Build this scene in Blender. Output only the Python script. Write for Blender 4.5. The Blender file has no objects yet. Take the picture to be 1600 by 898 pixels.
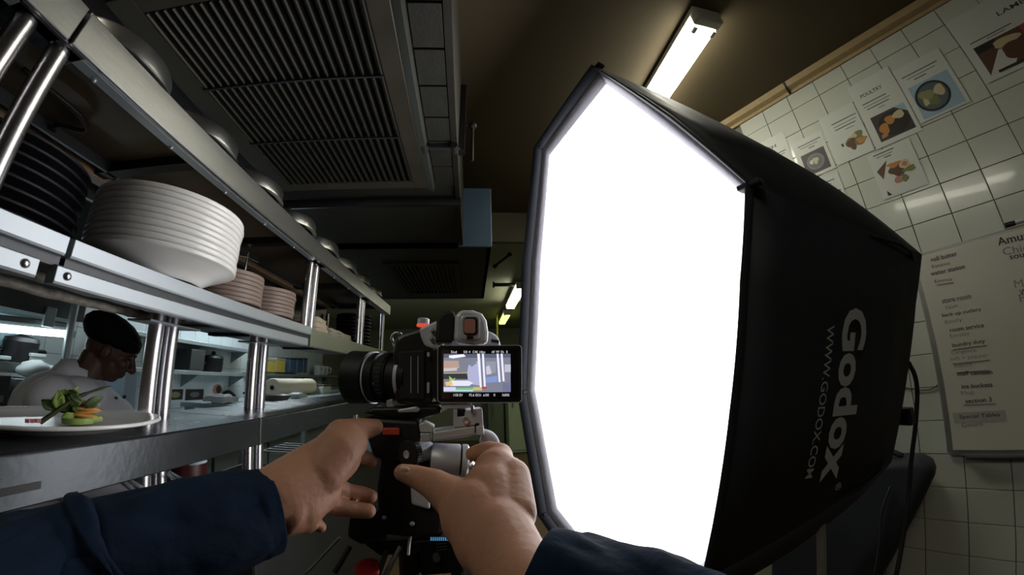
import bpy, bmesh, math, random
import numpy as np
from mathutils import Vector, Matrix, noise
random.seed(7)
SC = bpy.context.scene
COL = SC.collection

# ------------------------------------------------------------------ camera (a wide action-camera lens)
F_, A_ = .66, .63                      # r = F tan(A theta) / A, r in half picture widths
YW, PT, RL = .123, .255, -.037
EYE = Vector((0, 0, 1.5))
FWD = Vector((math.sin(YW)*math.cos(PT), math.cos(YW)*math.cos(PT), math.sin(PT)))
_r0 = Vector((math.cos(YW), -math.sin(YW), 0)); _u0 = _r0.cross(FWD)
RGT = _r0*math.cos(RL)+_u0*math.sin(RL); UPV = -_r0*math.sin(RL)+_u0*math.cos(RL)
cd = bpy.data.cameras.new('camera'); cam = bpy.data.objects.new('camera', cd); COL.objects.link(cam); SC.camera = cam
cam.matrix_world = Matrix(((RGT.x, UPV.x, -FWD.x, EYE.x), (RGT.y, UPV.y, -FWD.y, EYE.y), (RGT.z, UPV.z, -FWD.z, EYE.z), (0, 0, 0, 1)))
cd.type = 'PANO'; cd.panorama_type = 'FISHEYE_LENS_POLYNOMIAL'
cd.sensor_fit = 'HORIZONTAL'; cd.sensor_width = 36; cd.fisheye_fov = math.radians(300); cd.clip_start = .01
_r = np.linspace(0, 1.22, 300); _th = np.arctan(_r*A_/F_)/A_
_M = np.stack([(_r*18)**i for i in (1, 2, 3, 4)], 1); _k = np.linalg.lstsq(_M, _th, rcond=None)[0]
cd.fisheye_polynomial_k0 = 0
for _i in range(4): setattr(cd, 'fisheye_polynomial_k%d' % (_i+1), -float(_k[_i]))

# ------------------------------------------------------------------ world and exposure
w = bpy.data.worlds.new('world'); SC.world = w; w.use_nodes = True
w.node_tree.nodes['Background'].inputs[0].default_value = (.9, 1, .95, 1)
w.node_tree.nodes['Background'].inputs[1].default_value = .006
SC.view_settings.view_transform = 'Standard'; SC.view_settings.look = 'None'
SC.view_settings.gamma = 1; SC.view_settings.use_curve_mapping = False; SC.view_settings.exposure = .55

# lamp strengths (used by the lamps' own builders below)
SOFTBOX_POWER, TUBE_POWER, KITCHEN_POWER = 2.8, 15, 9

# ------------------------------------------------------------------ pixel to place
def ray(px, py):
    x = (px-800)/800; y = -(py-449)/800; r = math.hypot(x, y)
    if r < 1e-9: return FWD.copy()
    t = math.atan(r*A_/F_)/A_; s = math.sin(t)/r
    return RGT*(x*s)+UPV*(y*s)+FWD*math.cos(t)
def AX(px, py, x): d = ray(px, py); return EYE+d*(x/d.x)
def AY(px, py, y): d = ray(px, py); return EYE+d*(y/d.y)
def AZ(px, py, z): d = ray(px, py); return EYE+d*((z-EYE.z)/d.z)
def AD(px, py, d): return EYE+ray(px, py)*d
def APL(px, py, n, c): d = ray(px, py); return EYE+d*((c-EYE.dot(n))/d.dot(n))
def PXR(px, py, d): return d*ray(px, py).angle(ray(px+4, py+3))/5     # metres per pixel there

# ------------------------------------------------------------------ materials
MATS = {}
def mat(name, col, rough=.5, metal=0, var=0, vscale=8, bump=0, bscale=40, emit=None, estr=0, coat=0, spec=.5, stretch=(1, 1, 1), trans=0):
    if name in MATS: return MATS[name]
    m = bpy.data.materials.new(name); m.use_nodes = True; nt = m.node_tree; b = nt.nodes['Principled BSDF']
    c = (col[0], col[1], col[2], 1)
    b.inputs['Base Color'].default_value = c; b.inputs['Roughness'].default_value = rough; b.inputs['Metallic'].default_value = metal
    b.inputs['Specular IOR Level'].default_value = spec; b.inputs['Coat Weight'].default_value = coat
    b.inputs['Transmission Weight'].default_value = trans
    if emit: b.inputs['Emission Color'].default_value = (*emit, 1); b.inputs['Emission Strength'].default_value = estr
    if var or bump:
        tc = nt.nodes.new('ShaderNodeTexCoord'); mp = nt.nodes.new('ShaderNodeMapping'); mp.inputs['Scale'].default_value = stretch
        nt.links.new(tc.outputs['Object'], mp.inputs[0])
    if var:
        n = nt.nodes.new('ShaderNodeTexNoise'); n.inputs['Scale'].default_value = vscale; n.inputs['Detail'].default_value = 5
        nt.links.new(mp.outputs[0], n.inputs['Vector'])
        mx = nt.nodes.new('ShaderNodeMix'); mx.data_type = 'RGBA'
        mx.inputs['A'].default_value = tuple(max(0, v*(1-var)) for v in col)+(1,)
        mx.inputs['B'].default_value = tuple(min(1, v*(1+var)) for v in col)+(1,)
        nt.links.new(n.outputs['Fac'], mx.inputs['Factor']); nt.links.new(mx.outputs['Result'], b.inputs['Base Color'])
        rr = nt.nodes.new('ShaderNodeMapRange'); rr.inputs['To Min'].default_value = max(0, rough-.08); rr.inputs['To Max'].default_value = min(1, rough+.1)
        nt.links.new(n.outputs['Fac'], rr.inputs[0]); nt.links.new(rr.outputs[0], b.inputs['Roughness'])
    if bump:
        n2 = nt.nodes.new('ShaderNodeTexNoise'); n2.inputs['Scale'].default_value = bscale; n2.inputs['Detail'].default_value = 4
        nt.links.new(mp.outputs[0], n2.inputs['Vector'])
        bp = nt.nodes.new('ShaderNodeBump'); bp.inputs['Strength'].default_value = bump; bp.inputs['Distance'].default_value = .01
        nt.links.new(n2.outputs['Fac'], bp.inputs['Height']); nt.links.new(bp.outputs[0], b.inputs['Normal'])
    MATS[name] = m; return m
def emat(name, col, s):
    if name in MATS: return MATS[name]
    m = bpy.data.materials.new(name); m.use_nodes = True; nt = m.node_tree; nt.nodes.clear()
    e = nt.nodes.new('ShaderNodeEmission'); o = nt.nodes.new('ShaderNodeOutputMaterial')
    e.inputs[0].default_value = (*col, 1); e.inputs[1].default_value = s; nt.links.new(e.outputs[0], o.inputs[0])
    MATS[name] = m; return m

STEEL = mat('brushed_steel', (.235, .235, .22), .36, .8, .12, 6, .05, 90, stretch=(6, .4, 6))
STEELB = mat('bright_steel', (.40, .44, .47), .42, .6, .06, 5)
STEELD = mat('dull_steel', (.055, .058, .062), .40, .6, .2, 7, .06, 60)
CHROME = mat('chrome_tube', (.70, .69, .73), .27, 1, .04, 5)
LIDST = mat('polished_lid', (.72, .72, .68), .30, 1, .06, 6)
SOOT = mat('sooty_metal', (.022, .020, .016), .55, .5, .5, 9, .1, 30)
HOODM = mat('hood_metal', (.030, .030, .024), .6, .3, .35, 6, .05, 30)
HOODF = mat('hood_frame_metal', (.028, .026, .020), .5, .5, .3, 10)
HOODB = mat('hood_blue_panel', (.11, .18, .27), .45, .4, .15, 4)
BLACKM = mat('black_metal', (.012, .012, .013), .4, .3, .3, 12)
BLACKP = mat('black_plastic', (.011, .011, .012), .38, 0, .2, 20, .03, 200)
RUBBER = mat('black_rubber', (.01, .01, .011), .7)
SILVER = mat('silver_anodised', (.56, .57, .62), .42, .35, .05, 30)
SILVERL = mat('silver_paint', (.60, .61, .65), .45, .15, .05, 40)
WHITEP = mat('white_porcelain', (.80, .79, .76), .22, 0, .03, 5, coat=.3)
BLACKC = mat('black_ceramic', (.006, .006, .009), .5, 0, .2, 20, spec=.25)
BROWNC = mat('taupe_ceramic', (.20, .148, .122), .5, 0, .15, 20, .03, 80)
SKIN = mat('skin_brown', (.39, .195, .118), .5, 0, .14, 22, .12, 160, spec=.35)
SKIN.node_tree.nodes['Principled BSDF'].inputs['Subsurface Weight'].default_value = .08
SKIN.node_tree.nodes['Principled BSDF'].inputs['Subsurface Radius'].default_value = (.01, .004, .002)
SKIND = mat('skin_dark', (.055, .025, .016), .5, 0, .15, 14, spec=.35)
NAIL = mat('nail', (.62, .40, .31), .35)
NAVY = mat('navy_fleece', (.0045, .012, .028), .92, 0, .45, 16, .35, 55, spec=.15)
NAVYS = mat('navy_stitch', (.03, .06, .13), .9)
CHEFW = mat('chef_white_cotton', (.44, .45, .50), .85, 0, .05, 10, .25, 18)
CAPB = mat('black_cap_cloth', (.004, .004, .005), .95, spec=.1)
FABRIC = mat('softbox_black_nylon', (.026, .030, .040), .62, 0, .2, 20, .10, 14)
FABIN = mat('softbox_silver_lining', (.6, .6, .62), .4, .5)
VELCRO = mat('white_velcro_rim', (.72, .70, .80), .8, 0, .08, 30, .2, 40)
LOGO = mat('logo_grey_print', (.52, .54, .56), .6)
DIFF = emat('softbox_diffuser', (1, .99, 1.0), SOFTBOX_POWER)
TUBE = emat('fluorescent_diffuser', (1, .97, .80), TUBE_POWER)
TUBEY = emat('fluorescent_yellow', (.95, 1, .22), 1.6)
TUBEB = emat('fluorescent_cool', (.82, .96, 1), KITCHEN_POWER)
TILEM = mat('glazed_white_tile', (.54, .56, .50), .17, 0, .06, 3, .02, 6, coat=.2)
TILEK = mat('glazed_kitchen_tile', (.50, .56, .58), .3, 0, .06, 3)
GROUT = mat('dirty_grout', (.17, .165, .135), .9, 0, .3, 12)
CEILM = mat('ceiling_paint', (.095, .070, .036), .8, 0, .15, 2)
WOOD = mat('cornice_wood', (.36, .26, .13), .6, 0, .2, 6, stretch=(1, 8, 8))
GREENW = mat('green_yellow_paint', (.27, .28, .18), .7, 0, .15, 2)
FLOORM = mat('brown_floor_tile', (.16, .10, .05), .5, 0, .2, 5)
PAPER = mat('printed_paper', (.56, .58, .54), .6, 0, .03, 9)
INK = mat('ink', (.05, .05, .05), .8)
INKG = mat('ink_grey', (.22, .22, .22), .8)
INKR = mat('marker_red', (.30, .10, .09), .8)
BOARDW = mat('whiteboard_enamel', (.56, .55, .48), .35, 0, .05, 2, coat=.2)
ALU = mat('aluminium_trim', (.40, .40, .38), .4, .8, .1, 20)
REDM = mat('red_anodised', (.55, .03, .03), .3, .3)
REDP = mat('red_plastic', (.62, .07, .04), .4)

# ------------------------------------------------------------------ mesh helpers
def BM(): return bmesh.new()
def obj(name, bm, m, parent=None, smooth=False, bevel=0):
    me = bpy.data.meshes.new(name)
    if isinstance(bm, bpy.types.Mesh): me = bm
    else:
        bmesh.ops.recalc_face_normals(bm, faces=bm.faces[:])
        bm.to_mesh(me); bm.free()
    if smooth:
        for p in me.polygons: p.use_smooth = True
    if m is not None and not me.materials: me.materials.append(m)
    o = bpy.data.objects.new(name, me); COL.objects.link(o)
    if parent is not None: o.parent = parent
    if bevel:
        b = o.modifiers.new('bevel', 'BEVEL'); b.width = bevel; b.segments = 2; b.limit_method = 'ANGLE'; b.angle_limit = math.radians(40)
    if smooth == 'auto':
        for p in me.polygons: p.use_smooth = True
        try: me.set_sharp_from_angle(angle=math.radians(38))
        except Exception: pass
    return o
def thing(name, label, cat, group=None):
    o = bpy.data.objects.new(name, None); COL.objects.link(o); o.empty_display_size = .05
    o['label'] = label; o['category'] = cat
    if group: o['group'] = group
    return o
def tag(o, label, cat, group=None):
    o['label'] = label; o['category'] = cat
    if group: o['group'] = group
    return o
def struct(o): o['kind'] = 'structure'; return o
def frame_of(d):
    d = Vector(d).normalized(); a = Vector((0, 0, 1)) if abs(d.z) < .9 else Vector((1, 0, 0))
    u = d.cross(a).normalized(); v = u.cross(d).normalized(); return u, v
def box(bm, c, s, M=None):
    r = bmesh.ops.create_cube(bm, size=1)['verts']
    for v in r:
        p = Vector((v.co.x*s[0], v.co.y*s[1], v.co.z*s[2]))
        v.co = (M @ p if M else p)+Vector(c)
    return r
def bx(bm, x0, x1, y0, y1, z0, z1): return box(bm, ((x0+x1)/2, (y0+y1)/2, (z0+z1)/2), (abs(x1-x0), abs(y1-y0), abs(z1-z0)))
def ring(bm, c, u, v, ru, rv, n, pw=2):
    out = []
    for i in range(n):
        a = 2*math.pi*i/n; ca, sa = math.cos(a), math.sin(a)
        if pw != 2:
            ca = math.copysign(abs(ca)**(2/pw), ca); sa = math.copysign(abs(sa)**(2/pw), sa)
        out.append(bm.verts.new(c+u*(ru*ca)+v*(rv*sa)))
    return out
def bridge(bm, a, b):
    n = len(a)
    for i in range(n): bm.faces.new((a[i], a[(i+1) % n], b[(i+1) % n], b[i]))
def cyl(bm, p0, p1, r0, r1=None, n=16):
    p0, p1 = Vector(p0), Vector(p1); r1 = r0 if r1 is None else r1
    u, v = frame_of(p1-p0); a = ring(bm, p0, u, v, r0, r0, n); b = ring(bm, p1, u, v, r1, r1, n)
    bridge(bm, a, b); bm.faces.new(a[::-1]); bm.faces.new(b)
def lathe(bm, prof, c=(0, 0, 0), ax=(0, 0, 1), n=32, cap=True):
    c = Vector(c); d = Vector(ax).normalized(); u, v = frame_of(d); prev = None; first = None
    for r, h in prof:
        if r < 1e-6: cur = [bm.verts.new(c+d*h)]
        else: cur = ring(bm, c+d*h, u, v, r, r, n)
        if prev is not None:
            if len(cur) == 1 and len(prev) > 1:
                for i in range(n): bm.faces.new((prev[i], prev[(i+1) % n], cur[0]))
            elif len(prev) == 1 and len(cur) > 1:
                for i in range(n): bm.faces.new((prev[0], cur[(i+1) % n], cur[i]))
            elif len(cur) > 1: bridge(bm, prev, cur)
        else: first = cur
        prev = cur
    if cap:
        if len(first) > 1: bm.faces.new(first[::-1])
        if len(prev) > 1: bm.faces.new(prev)
def tube(bm, pts, rad, n=10, cap=True, up=None, flat=None):
    pts = [Vector(p) for p in pts]; m = len(pts)
    rad = [rad]*m if not isinstance(rad, (list, tuple)) else rad
    prev = None; u = None
    for i in range(m):
        d = (pts[min(i+1, m-1)]-pts[max(i-1, 0)]).normalized()
        if u is None: u, _ = frame_of(d) if up is None else (Vector(up).cross(d).normalized(), 0)
        u = (u-d*u.dot(d)).normalized(); v = d.cross(u)
        f = 1 if flat is None else (flat[i] if isinstance(flat, (list, tuple)) else flat)
        cur = ring(bm, pts[i], u, v, rad[i], rad[i]*f, n)
        if prev: bridge(bm, prev, cur)
        elif cap: bm.faces.new(cur[::-1])
        prev = cur
    if cap: bm.faces.new(prev)
def smoothpath(pts, k=6):
    pts = [Vector(p) for p in pts]; out = []
    for i in range(len(pts)-1):
        p0 = pts[max(i-1, 0)]; p1 = pts[i]; p2 = pts[i+1]; p3 = pts[min(i+2, len(pts)-1)]
        for j in range(k):
            t = j/k
            out.append(.5*((2*p1)+(p2-p0)*t+(2*p0-5*p1+4*p2-p3)*t*t+(3*p1-p0-3*p2+p3)*t**3))
    return out+[pts[-1]]
def prism(bm, poly, ext):
    poly = [Vector(p) for p in poly]; ext = Vector(ext)
    a = [bm.verts.new(p) for p in poly]; b = [bm.verts.new(p+ext) for p in poly]
    bridge(bm, a, b); bm.faces.new(a[::-1]); bm.faces.new(b)
def ball(bm, c, r, M=None, seg=16):
    rr = (r, r, r) if not isinstance(r, (tuple, list)) else r
    q = bmesh.ops.create_uvsphere(bm, u_segments=seg, v_segments=max(6, seg//2), radius=1)['verts']
    for v in q:
        p = Vector((v.co.x*rr[0], v.co.y*rr[1], v.co.z*rr[2])); v.co = (M @ p if M else p)+Vector(c)
def capsule(bm, p0, p1, r0, r1, n=16):
    p0, p1 = Vector(p0), Vector(p1); d = p1-p0
    if d.length < 1e-6: ball(bm, p0, r0); return
    d.normalize(); u, v = frame_of(d); rows = []
    for k in range(1, 6):
        a = -math.pi/2+math.pi/2*k/5.; rows.append((p0+d*(r0*math.sin(a)), r0*math.cos(a)))
    for k in range(0, 5):
        a = math.pi/2*k/5.; rows.append((p1+d*(r1*math.sin(a)), r1*math.cos(a)))
    prev = None; s = bm.verts.new(p0-d*r0); e = bm.verts.new(p1+d*r1)
    for c, r in rows:
        cur = ring(bm, c, u, v, r, r, n)
        if prev: bridge(bm, prev, cur)
        else:
            for i in range(n): bm.faces.new((s, cur[(i+1) % n], cur[i]))
        prev = cur
    for i in range(n): bm.faces.new((prev[i], prev[(i+1) % n], e))
def blob(name, build, m, parent=None, voxel=.004, it=6, fac=.5):
    """one continuous skin grown over overlapping limbs"""
    bm = BM(); build(bm); me = bpy.data.meshes.new(name); bm.to_mesh(me); bm.free()
    o = bpy.data.objects.new(name, me); COL.objects.link(o)
    r = o.modifiers.new('r', 'REMESH'); r.mode = 'VOXEL'; r.voxel_size = voxel
    s = o.modifiers.new('s', 'SMOOTH'); s.iterations = it; s.factor = fac
    dg = bpy.context.evaluated_depsgraph_get(); me2 = bpy.data.meshes.new_from_object(o.evaluated_get(dg)); me2.name = name
    bpy.data.objects.remove(o); bpy.data.meshes.remove(me)
    me2.materials.clear(); me2.materials.append(m)
    for p in me2.polygons: p.use_smooth = True
    q = bpy.data.objects.new(name, me2); COL.objects.link(q)
    if parent is not None: q.parent = parent
    return q
def textmesh(s, size=1, bold=0, shear=0, ext=0, align='LEFT'):
    c = bpy.data.curves.new('t', 'FONT'); c.body = s; c.size = size; c.offset = bold; c.shear = shear; c.extrude = ext; c.resolution_u = 3; c.align_x = align
    o = bpy.data.objects.new('t', c); COL.objects.link(o)
    dg = bpy.context.evaluated_depsgraph_get(); me = bpy.data.meshes.new_from_object(o.evaluated_get(dg))
    bpy.data.objects.remove(o); bpy.data.curves.remove(c); return me
def placetext(name, s, org, ex, ey, m, parent, width=None, height=None, bold=0, shear=0):
    """lettering laid on a surface: ex = reading direction, ey = up of the letters (unit vectors), fitted to width x height"""
    me = textmesh(s, 1, bold, shear)
    xs = [v.co.x for v in me.vertices]; ys = [v.co.y for v in me.vertices]
    x0, x1, y0, y1 = min(xs), max(xs), min(ys), max(ys)
    sx = (width/(x1-x0)) if width else None; sy = (height/(y1-y0)) if height else sx
    sx = sx or sy
    for v in me.vertices: v.co = Vector(org)+ex*((v.co.x-x0)*sx)+ey*((v.co.y-y0)*sy)
    me.name = name; me.materials.clear(); return obj(name, me, m, parent)
def copyof(o, parent, name=None, loc=None):
    c = o.copy(); COL.objects.link(c); c.parent = parent
    if loc is not None: c.location = loc
    return c

# ================================================================== THE SETTING
AL = -.38
WN = Vector((math.cos(AL), -math.sin(AL), 0)); WD = Vector((math.sin(AL), math.cos(AL), 0)); WC = 1.954   # slanting right wall
def WP(s, z, off=0): return WN*(WC-off)+WD*s+Vector((0, 0, z))
CZ, CZ2 = 2.9, 2.62
bm = BM(); bx(bm, -3.0, 2.8, -2.3, 8.4, -.1, 0); struct(obj('floor', bm, FLOORM))
bm = BM(); bx(bm, -3.0, 2.8, -2.3, 2.74, CZ, CZ+.1); struct(obj('ceiling', bm, CEILM))
bm = BM(); bx(bm, -3.0, 2.8, 2.74, 8.4, CZ2, CZ+.1)
lowc = obj('ceiling', bm, GREENW); struct(lowc)
bm = BM(); bx(bm, -1.0, 1.53, 2.70, 2.745, CZ2, CZ); struct(obj('trim_2', bm, mat('dark_beam_paint', (.11, .095, .06), .7)))
bm = BM(); bx(bm, -3.0, 2.8, 8.2, 8.4, 0, CZ2+.05); struct(obj('wall_end', bm, GREENW))
bm = BM(); bx(bm, -3.0, 2.8, -2.3, -2.2, 0, CZ); struct(obj('wall_rear', bm, CEILM))
bm = BM(); bx(bm, -3.0, -2.82, -2.3, 8.4, 0, CZ); wall_left = struct(obj('wall_left', bm, GROUT))
bm = BM(); bx(bm, 1.53, 1.66, 1.43, 8.3, 0, CZ); struct(obj('wall_corridor', bm, GREENW))
# slanting tiled wall on the right
bm = BM(); prism(bm, [WP(-1.5, 0, .0), WP(.76, 0, .0), WP(.76, 0, -.12), WP(-1.5, 0, -.12)], (0, 0, CZ))
wall_right = struct(obj('wall_right', bm, GROUT))
TS, TZ = .15, .1325
tile_me = None
for i in range(-7, 5):
    for k in range(-13, 7):
        s0 = -.137+i*TS; z0 = 2.085+k*TZ
        if z0+TZ > 2.9: continue
        if tile_me is None:
            bm = BM(); box(bm, (0, 0, 0), (.010, TS-.0028, TZ-.0028)); 
            to = obj('tile', bm, TILEM, wall_right, bevel=.0015); tile_me = to.data
        else:
            to = bpy.data.objects.new('tile', tile_me); COL.objects.link(to); to.parent = wall_right
            b = to.modifiers.new('bevel', 'BEVEL'); b.width = .0015; b.segments = 2
        j = lambda a: random.uniform(-a, a)
        to.location = WP(s0+TS/2, z0+TZ/2, .004+random.random()*.0012)
        to.rotation_euler = (j(.004), j(.006), -AL+j(.006))
# cornice along the top of that wall
bm = BM(); prism(bm, [WP(-1.5, 2.9, .0), WP(-1.5, 2.84, .0), WP(-1.5, 2.84, .02), WP(-1.5, 2.858, .022), WP(-1.5, 2.87, .05), WP(-1.5, 2.9, .062)], WD*2.26)
tr = struct(obj('trim_1', bm, WOOD))
bm = BM(); prism(bm, [WP(.28, 2.9, .0), WP(.28, 2.84, .021), WP(.28, 2.871, .052), WP(.28, 2.9, .064)], WD*.012); obj('joint', bm, SOOT, tr)
# far end of the corridor: pale cabinet doors, pipes
def plainbox(name, x0, x1, y0, y1, z0, z1, m, label, cat, bevel=.004, extra=None, group=None):
    t = thing(name, label, cat, group); bm = BM(); bx(bm, x0, x1, y0, y1, z0, z1); obj('body', bm, m, t, bevel=bevel)
    if extra: extra(t)
    return t
GREENP = mat('pale_green_laminate', (.42, .50, .30), .5, 0, .05, 4)
GREEND = mat('dark_green_laminate', (.16, .19, .11), .5, 0, .05, 4)
def cabd(x0, x1, y, z0, z1, m):
    def f(t):
        bm = BM(); bx(bm, x0+.03, x1-.03, y-.02, y, z0+.05, z1-.05); d = obj('door', bm, m, t, bevel=.004)
        bm = BM(); bx(bm, x0+.06, x0+.09, y-.05, y-.02, (z0+z1)/2-.08, (z0+z1)/2+.08); obj('handle', bm, STEEL, d)
    return f
plainbox('tall_cabinet', .66, 1.08, 6.6, 7.3, .02, 1.9, GREENP, 'tall pale green cabinet at the far end of the corridor', 'cabinet', extra=cabd(.66, 1.08, 6.6, .02, 1.9, GREENP))
plainbox('low_cabinet', .30, .62, 7.2, 8.1, .02, 1.5, GREEND, 'dark green cabinet left of the pale cabinet in the corridor', 'cabinet', extra=cabd(.30, .62, 7.2, .02, 1.5, GREEND))
def pipe(name, pts, r, m, label, cat='pipe', k=1):
    t = thing(name, label, cat); bm = BM(); tube(bm, smoothpath(pts, k) if k > 1 else pts, r, 10); obj('tube', bm, m, t, 'auto')
    for p, q in ((pts[0], pts[1]), (pts[-1], pts[-2])):
        d = (Vector(q)-Vector(p)).normalized(); bm = BM(); cyl(bm, Vector(p), Vector(p)+d*.02, r*1.7); obj('collar', bm, m, t)
    return t
pipe('wall_pipe', [(.46, 6.2, 2.60), (.46, 6.2, 1.2)], .02, mat('yellow_paint', (.45, .48, .10), .5), 'thin yellow green pipe dropping from the corridor ceiling')
pipe('ceiling_pipe', [(.25, 3.9, 2.56), (.75, 3.9, 2.56)], .022, SOOT, 'dark pipe running across under the corridor ceiling')
pipe('ceiling_pipe', [(.22, 3.15, 2.54), (.36, 2.95, 2.60)], .012, SOOT, 'short slanting dark pipe beside the far hood')
pipe('ceiling_pipe', [(.62, 3.3, 2.60), (.62, 3.3, 2.38)], .012, SOOT, 'short dark hanging rod beyond the beam')

# ------------------------------------------------------------------ fluorescent lights
def fluor(name, c, half, wdt, m, label, hang=0, slope=0, body=True):
    t = thing(name, label, 'light', 'fluorescent ceiling lights')
    x, y, z = c
    bm = BM(); bx(bm, x-wdt*.62, x+wdt*.62, y-half-.03, y+half+.03, z, z+.03); obj('housing', bm, mat('lamp_housing', (.6, .6, .55), .5), t, bevel=.006)
    bm = BM(); bx(bm, x-wdt/2, x+wdt/2, y-half, y+half, z-.045, z+.002); obj('diffuser', bm, m, t, bevel=.012)
    for s in (-1, 1):
        bm = BM(); bx(bm, x-wdt*.56, x+wdt*.56, y+s*(half+.012)-.022, y+s*(half+.012)+.022, z-.05, z+.01); e = obj('end_cap', bm, mat('lamp_cap', (.55, .53, .45), .4), t, bevel=.008)
        for q in (-1, 1):
            bm = BM(); bx(bm, x+q*wdt*.4-.008, x+q*wdt*.4+.008, y+s*(half-.03)-.015, y+s*(half-.03)+.015, z-.056, z-.044); obj('clip', bm, mat('lamp_clip', (.8, .8, .75), .5), e)
    if hang:
        for s in (-1, 1):
            bm = BM(); cyl(bm, (x, y+s*half*.6, z+.02), (x, y+s*half*.6, z+hang), .006); obj('hanger', bm, SOOT, t)
    return t
fluor('fluorescent_light', (.955, 1.34, 2.868), .60, .115, TUBE, 'white fluorescent ceiling light above the softbox')
fluor('fluorescent_light', (-.80, -.78, 2.868), .60, .115, emat('fluorescent_rear', (1, .97, .80), 11.5), 'white fluorescent ceiling light whose reflection streaks across the right wall tiles')
fluor('fluorescent_light', (.59, 4.45, 2.54), .62, .12, emat('fluorescent_far', (1, .98, .80), 14), 'white fluorescent light in the corridor, middle of the row of three')
fluor('fluorescent_light', (.60, 6.15, 2.54), .55, .12, TUBEY, 'yellow tinted fluorescent light, farthest in the corridor')

# ------------------------------------------------------------------ extractor hoods
hood = thing('extractor_hood', 'dark steel extractor hood with long slatted grease filter above the pass', 'extractor hood')
HZ = 2.3
bm = BM(); bx(bm, -1.45, -.88, .12, 2.0, HZ+.02, HZ+.05); bx(bm, -.88, -.06, 1.30, 2.0, HZ+.02, HZ+.05); bx(bm, -.19, -.06, .12, 1.30, HZ+.02, HZ+.05); bx(bm, -.88, -.19, .12, .40, HZ+.02, HZ+.05); bx(bm, -1.45, -.06, .10, .13, HZ+.02, HZ+.44)
bx(bm, -1.45, -.06, .12, 2.0, HZ+.40, HZ+.44); bx(bm, -1.45, -1.41, .12, 2.0, HZ+.03, HZ+.42); obj('canopy', bm, HOODM, hood)
bm = BM(); bx(bm, -.075, -.055, .10, 1.99, HZ, HZ+.42); obj('front_lip', bm, HOODF, hood)
# filter
bm = BM()
for a in ((-.88, -.80, .385, 1.30), (-.25, -.19, .385, 1.30)): bx(bm, *a, HZ-.012, HZ+.02)
bx(bm, -.80, -.25, 1.245, 1.30, HZ-.012, HZ+.02); bx(bm, -.80, -.25, .385, .435, HZ-.012, HZ+.02); obj('filter_frame', bm, mat('filter_frame_metal', (.075, .068, .05), .5, .5, .3, 10), hood, bevel=.004)
bm = BM(); prism(bm, [(-.19, .385, HZ-.012), (-.165, .385, HZ-.03), (-.16, .385, HZ+.02), (-.19, .385, HZ+.02)], (0, .915, 0)); obj('frame_flange', bm, mat('worn_flange', (.14, .14, .12), .4, .7), hood)
sl = None
for i in range(22):
    x = -.79+.0255*i
    if sl is None:
        bm = BM(); prism(bm, [(-.007, 0, -.012), (.001, 0, -.017), (.004, 0, -.012), (.0015, 0, .02), (-.004, 0, .02)], (0, .81, 0)); sl = obj('slat', bm, HOODF, hood); sl.location = (x, .435, HZ)
    else: copyof(sl, hood, loc=(x, .435, HZ))
for y in (.69, .955):
    bm = BM(); bx(bm, -.80, -.25, y-.003, y+.003, HZ-.020, HZ-.012); obj('cross_bar', bm, STEELD, hood)
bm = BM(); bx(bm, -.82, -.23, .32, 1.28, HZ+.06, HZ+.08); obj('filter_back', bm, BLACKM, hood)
# dark panels between the filter and the lip
ys = [.36, .485, .617, .746, .88, 1.002, 1.16, 1.30]
for a, b in zip(ys[:-1], ys[1:]):
    bm = BM(); bx(bm, -.158, -.078, a+.003, b-.003, HZ+.004, HZ+.022); obj('panel', bm, mat('grey_hood_panel', (.028, .028, .023), .55, .3, .3, 30, .15, 120), hood, bevel=.002)
bm = BM(); tube(bm, [(-.185, 1.02, HZ-.012), (-.06, 1.02, HZ-.012), (-.045, 1.02, HZ-.01)], .008); h1 = obj('stay_rod', bm, STEELD, hood)
for x in (-.17, -.065):
    bm = BM(); cyl(bm, (x, 1.00, HZ-.012), (x, 1.04, HZ-.012), .013); obj('nut', bm, HOODF, h1)
bm = BM(); tube(bm, [(-1.2, 1.42, HZ-.012), (-.05, 1.42, HZ-.012)], .022, 12); obj('black_bar', bm, BLACKM, hood)  # plain black bar across the underside of the hood
# wall of the hood towards the kitchen ceiling
hood2 = thing('extractor_hood', 'farther dark hood with blue grey end panel and small grille', 'extractor hood')
bm = BM(); bx(bm, -1.45, .125, 2.02, 3.5, HZ, HZ+.03); bx(bm, .10, .125, 2.02, 3.5, HZ, 2.7); bx(bm, -1.45, .125, 3.47, 3.5, HZ, 2.7); bx(bm, -1.45, -.09, 2.02, 2.05, HZ, 2.7); bx(bm, -1.45, .125, 2.02, 3.5, 2.58, 2.61); obj('canopy', bm, HOODM, hood2)
bm = BM(); bx(bm, -.085, .13, 2.003, 2.02, HZ-.005, 2.72); obj('end_panel', bm, HOODB, hood2, bevel=.004)
bm = BM(); bx(bm, -.64, -.60, 2.3, 3.2, HZ-.02, HZ); bx(bm, -.14, -.10, 2.3, 3.2, HZ-.02, HZ); bx(bm, -.60, -.14, 2.3, 2.34, HZ-.02, HZ); bx(bm, -.60, -.14, 3.16, 3.2, HZ-.02, HZ); obj('filter_frame', bm, HOODF, hood2)
s2 = None
for i in range(14):
    if s2 is None:
        bm = BM(); bx(bm, -.009, .009, 0, .82, -.018, 0); s2 = obj('slat', bm, HOODF, hood2); s2.location = (-.585, 2.34, HZ)
    else: copyof(s2, hood2, loc=(-.585+.033*i, 2.34, HZ))
bm = BM(); bx(bm, -.06, -.03, 1.12, 1.16, HZ+.06, HZ+.42)
ob = thing('wall_bracket', 'dark bracket with hanging rod beside the hood lip', 'bracket'); obj('plate', bm, SOOT, ob)
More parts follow.
